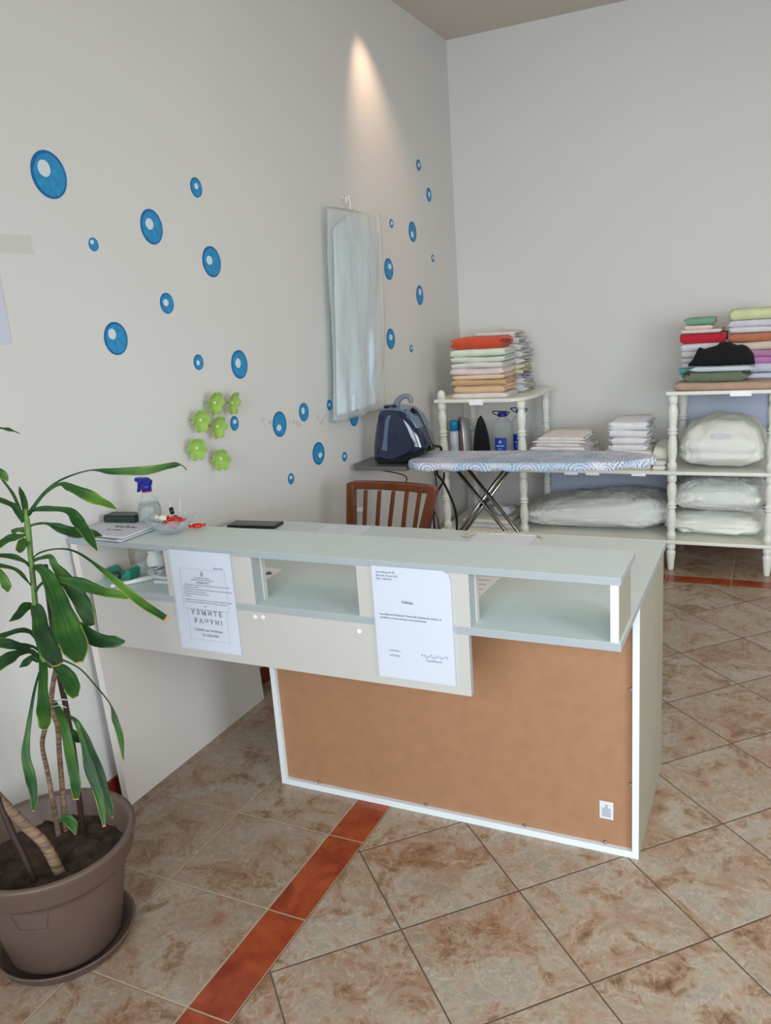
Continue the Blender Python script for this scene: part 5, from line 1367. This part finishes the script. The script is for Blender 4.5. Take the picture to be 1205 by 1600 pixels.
LV = [
 # crown of the main stem
 ([(45,800),(70,770),(95,750),(140,735),(180,737),(230,735),(270,727),(284,727),(292,735)], [3,4,2.5,1.5,7,8.5,6,1.2,0.4], (0,0.02), .8),
 ([(45,805),(66,775),(92,757),(110,762),(140,776),(165,787),(183,796)], [4,4,4,9,12,8,1], (0,-0.05), .7),
 ([(42,805),(55,797),(80,795),(108,799),(122,815),(138,838),(153,862)], [4,5,6,8,12,10,1], (0,-0.10), .6),
 ([(42,828),(52,820),(72,818),(95,826),(120,833),(145,834),(160,838)], [4,3,4,9,13,8,2], (0,0.0), .6),
 ([(40,800),(38,785),(34,772),(30,760)], [5,6,5,1], (0,0.03), .7),
 ([(38,815),(25,795),(10,785),(-12,778)], [6,7,6,5], (0,-0.06), .6),
 ([(34,805),(22,775),(8,755),(-6,738)], [4,4,3,3], (0,-0.04), .6),
 ([(-30,668),(-5,669),(10,671),(22,674),(31,678)], [7,6,5,3,1], (0.05,0.05), .3),
 ([(-20,728),(-4,738),(6,744),(12,752)], [8,10,8,2], (-0.1,-0.1), .7),
 ([(42,830),(32,828),(24,830),(18,828)], [5,7,7,2], (0,0.03), .6),
 ([(40,836),(30,838),(15,842),(0,850),(-15,858)], [4,6,8,8,7], (0,-0.06), .6),
 ([(42,842),(36,850),(32,858),(30,864)], [8,10,9,3], (0,-0.07), .7),
 # middle whorl
 ([(50,874),(62,864),(85,858),(112,860),(140,875),(185,912),(225,945),(262,968)], [2.5,2.5,2,2.5,3.5,7,9,6], (0,-0.14), .7),
 ([(50,878),(60,873),(78,870),(85,882),(100,902),(118,925),(132,950),(140,975),(141,978)], [4,4,5,7,12,15,16,10,3], (0,-0.03), .85),
 ([(52,930),(62,915),(78,905),(100,906),(130,914),(165,926),(198,931),(206,933)], [4,4,4,8,12,10,7,2], (0,-0.10), .75),
 ([(50,885),(66,890),(82,915),(95,950),(106,985),(118,1012),(124,1036)], [4,9,15,19,27,26,8], (0,-0.16), .95),
 ([(46,885),(36,876),(18,870),(-12,868)], [4,5,6,6], (0,-0.05), .5),
 ([(48,915),(36,900),(18,888),(-10,882)], [4,5,6,6], (0,-0.10), .5),
 ([(-14,885),(2,900),(10,915),(12,925)], [8,8,9,3], (-0.12,-0.13), .7),
 ([(54,945),(60,960),(66,990),(80,1020),(92,1040)], [8,13,16,18,10], (0,-0.19), .95),
 ([(50,946),(40,948),(28,962),(14,971)], [6,9,8,1], (0,-0.06), .8),
 ([(112,968),(130,985),(152,1000),(178,1003),(196,1002)], [6,11,14,12,3], (-0.06,-0.08), .85),
 # lower whorls
 ([(58,1000),(48,988),(34,985),(14,990),(-14,1000)], [4,5,5,6,8], (0,-0.06), .6),
 ([(60,1016),(50,1010),(36,1011),(12,1006),(-14,1004)], [4,4,8,10,9], (0,-0.10), .7),
 ([(62,1028),(48,1018),(30,1020),(12,1030),(-12,1044)], [4,5,7,12,14], (0,-0.14), .8),
 ([(60,1034),(50,1028),(40,1036),(30,1043)], [4,6,7,1], (0,-0.03), .8),
 ([(66,1030),(68,1050),(67,1080),(68,1110),(70,1132),(71,1140)], [7,8,9,13,12,3], (0,-0.12), .95),
 ([(84,1038),(98,1048),(108,1062),(114,1078),(118,1090)], [6,12,15,15,6], (-0.02,-0.10), .95),
 ([(98,1031),(125,1045),(150,1072),(172,1100),(180,1125),(188,1150),(193,1188)], [2.5,2,2,1.5,6,6,2], (-0.02,0.0), .85),
 ([(62,1050),(56,1070),(50,1100),(44,1140),(40,1180),(48,1215),(53,1250),(52,1268)], [3,3,4,5,8,10,7,2], (0,-0.10), .9),
 ([(84,1095),(96,1120),(104,1150),(112,1190),(118,1225),(119,1250)], [4,8,9,10,10,5], (0,-0.10), .9),
 ([(106,1115),(118,1130),(130,1160),(140,1200),(155,1245),(163,1292)], [2,3,5,10,8,4], (0,-0.06), .9),
 ([(108,1118),(124,1130),(140,1165),(156,1210),(168,1255),(176,1278)], [2,3,6,9,9,3], (0,-0.02), .85),
 ([(110,1146),(122,1153),(140,1157)], [9,10,2], (0,0.0), .8),
 ([(92,1285),(102,1278),(112,1286),(118,1304)], [3,7,10,3], (0,-0.02), .7),
]
for i, (p, w_, dd, fc) in enumerate(LV): leaf(p, w_, dd, fc, seed=i)
def stem(pts, r, material, name='stem', dd=0.0):
    q = [at_d(x_, y_, DPC+dd_) for x_, y_, dd_ in pts]
    return tube(name, material, plant, q, r, 12, sm=5)
stem([(40,795,0),(44,830,0),(48,870,0),(53,920,0),(58,975,0),(62,1010,0),(70,1032,0),(82,1040,0.01)], [0.005,0.0075,0.0065,0.0065,0.007,0.007,0.008,0.008], STEMG)
# canes: scarred brown stems rising from the soil
def soilpt(px, py): return at(px, py, 2, 0.236)
def cane(pxs, r, name='cane', material=CANE):
    base = soilpt(*pxs[-1]); db = (base-CAMP).dot(fw); n = len(pxs)
    pts = [at_d(x_, y_, DPC+(db-DPC)*(i/(n-1))) for i, (x_, y_) in enumerate(pxs[:-1])]+[base+Vector((0, 0, -0.008))]
    return tube(name, material, plant, pts, r, 12, sm=5)
cane([(88,1042),(82,1075),(80,1105),(90,1135),(93,1180),(98,1240),(103,1300)], [0.006,0.006,0.007,0.0065,0.0065,0.007,0.008])
cane([(71,1136),(66,1165),(74,1205),(84,1260),(92,1305)], [0.006,0.0055,0.006,0.0065,0.0075])
cane([(-40,1195),(-5,1245),(40,1290),(70,1320),(96,1366)], [0.013,0.013,0.013,0.013,0.014])
cane([(-20,1210),(14,1290),(38,1340),(56,1380)], [0.008,0.008,0.008,0.008], 'support_stake', mat('dark_brown_stake', (52, 34, 30), 0.6))
cane([(70,883),(80,960),(90,1040),(104,1110),(116,1180),(124,1250),(130,1302)], [0.007]*7, 'support_stake', mat('dark_brown_stake', (52, 34, 30), 0.6))
TWIST = mat('white_twist_tie', (176, 176, 176), 0.5)
for (a_, b_, m_) in (((76,966),(92,962),BLACKP), ((80,978),(94,980),BLACKP), ((84,1098),(106,1094),TWIST), ((84,1104),(104,1106),TWIST)):
    tube('plant_tie', m_, plant, [at_d(a_[0], a_[1], DPC-0.012), at_d((a_[0]+b_[0])/2, (a_[1]+b_[1])/2-3, DPC-0.022), at_d(b_[0], b_[1], DPC-0.012)], 0.0016, 6, sm=3)
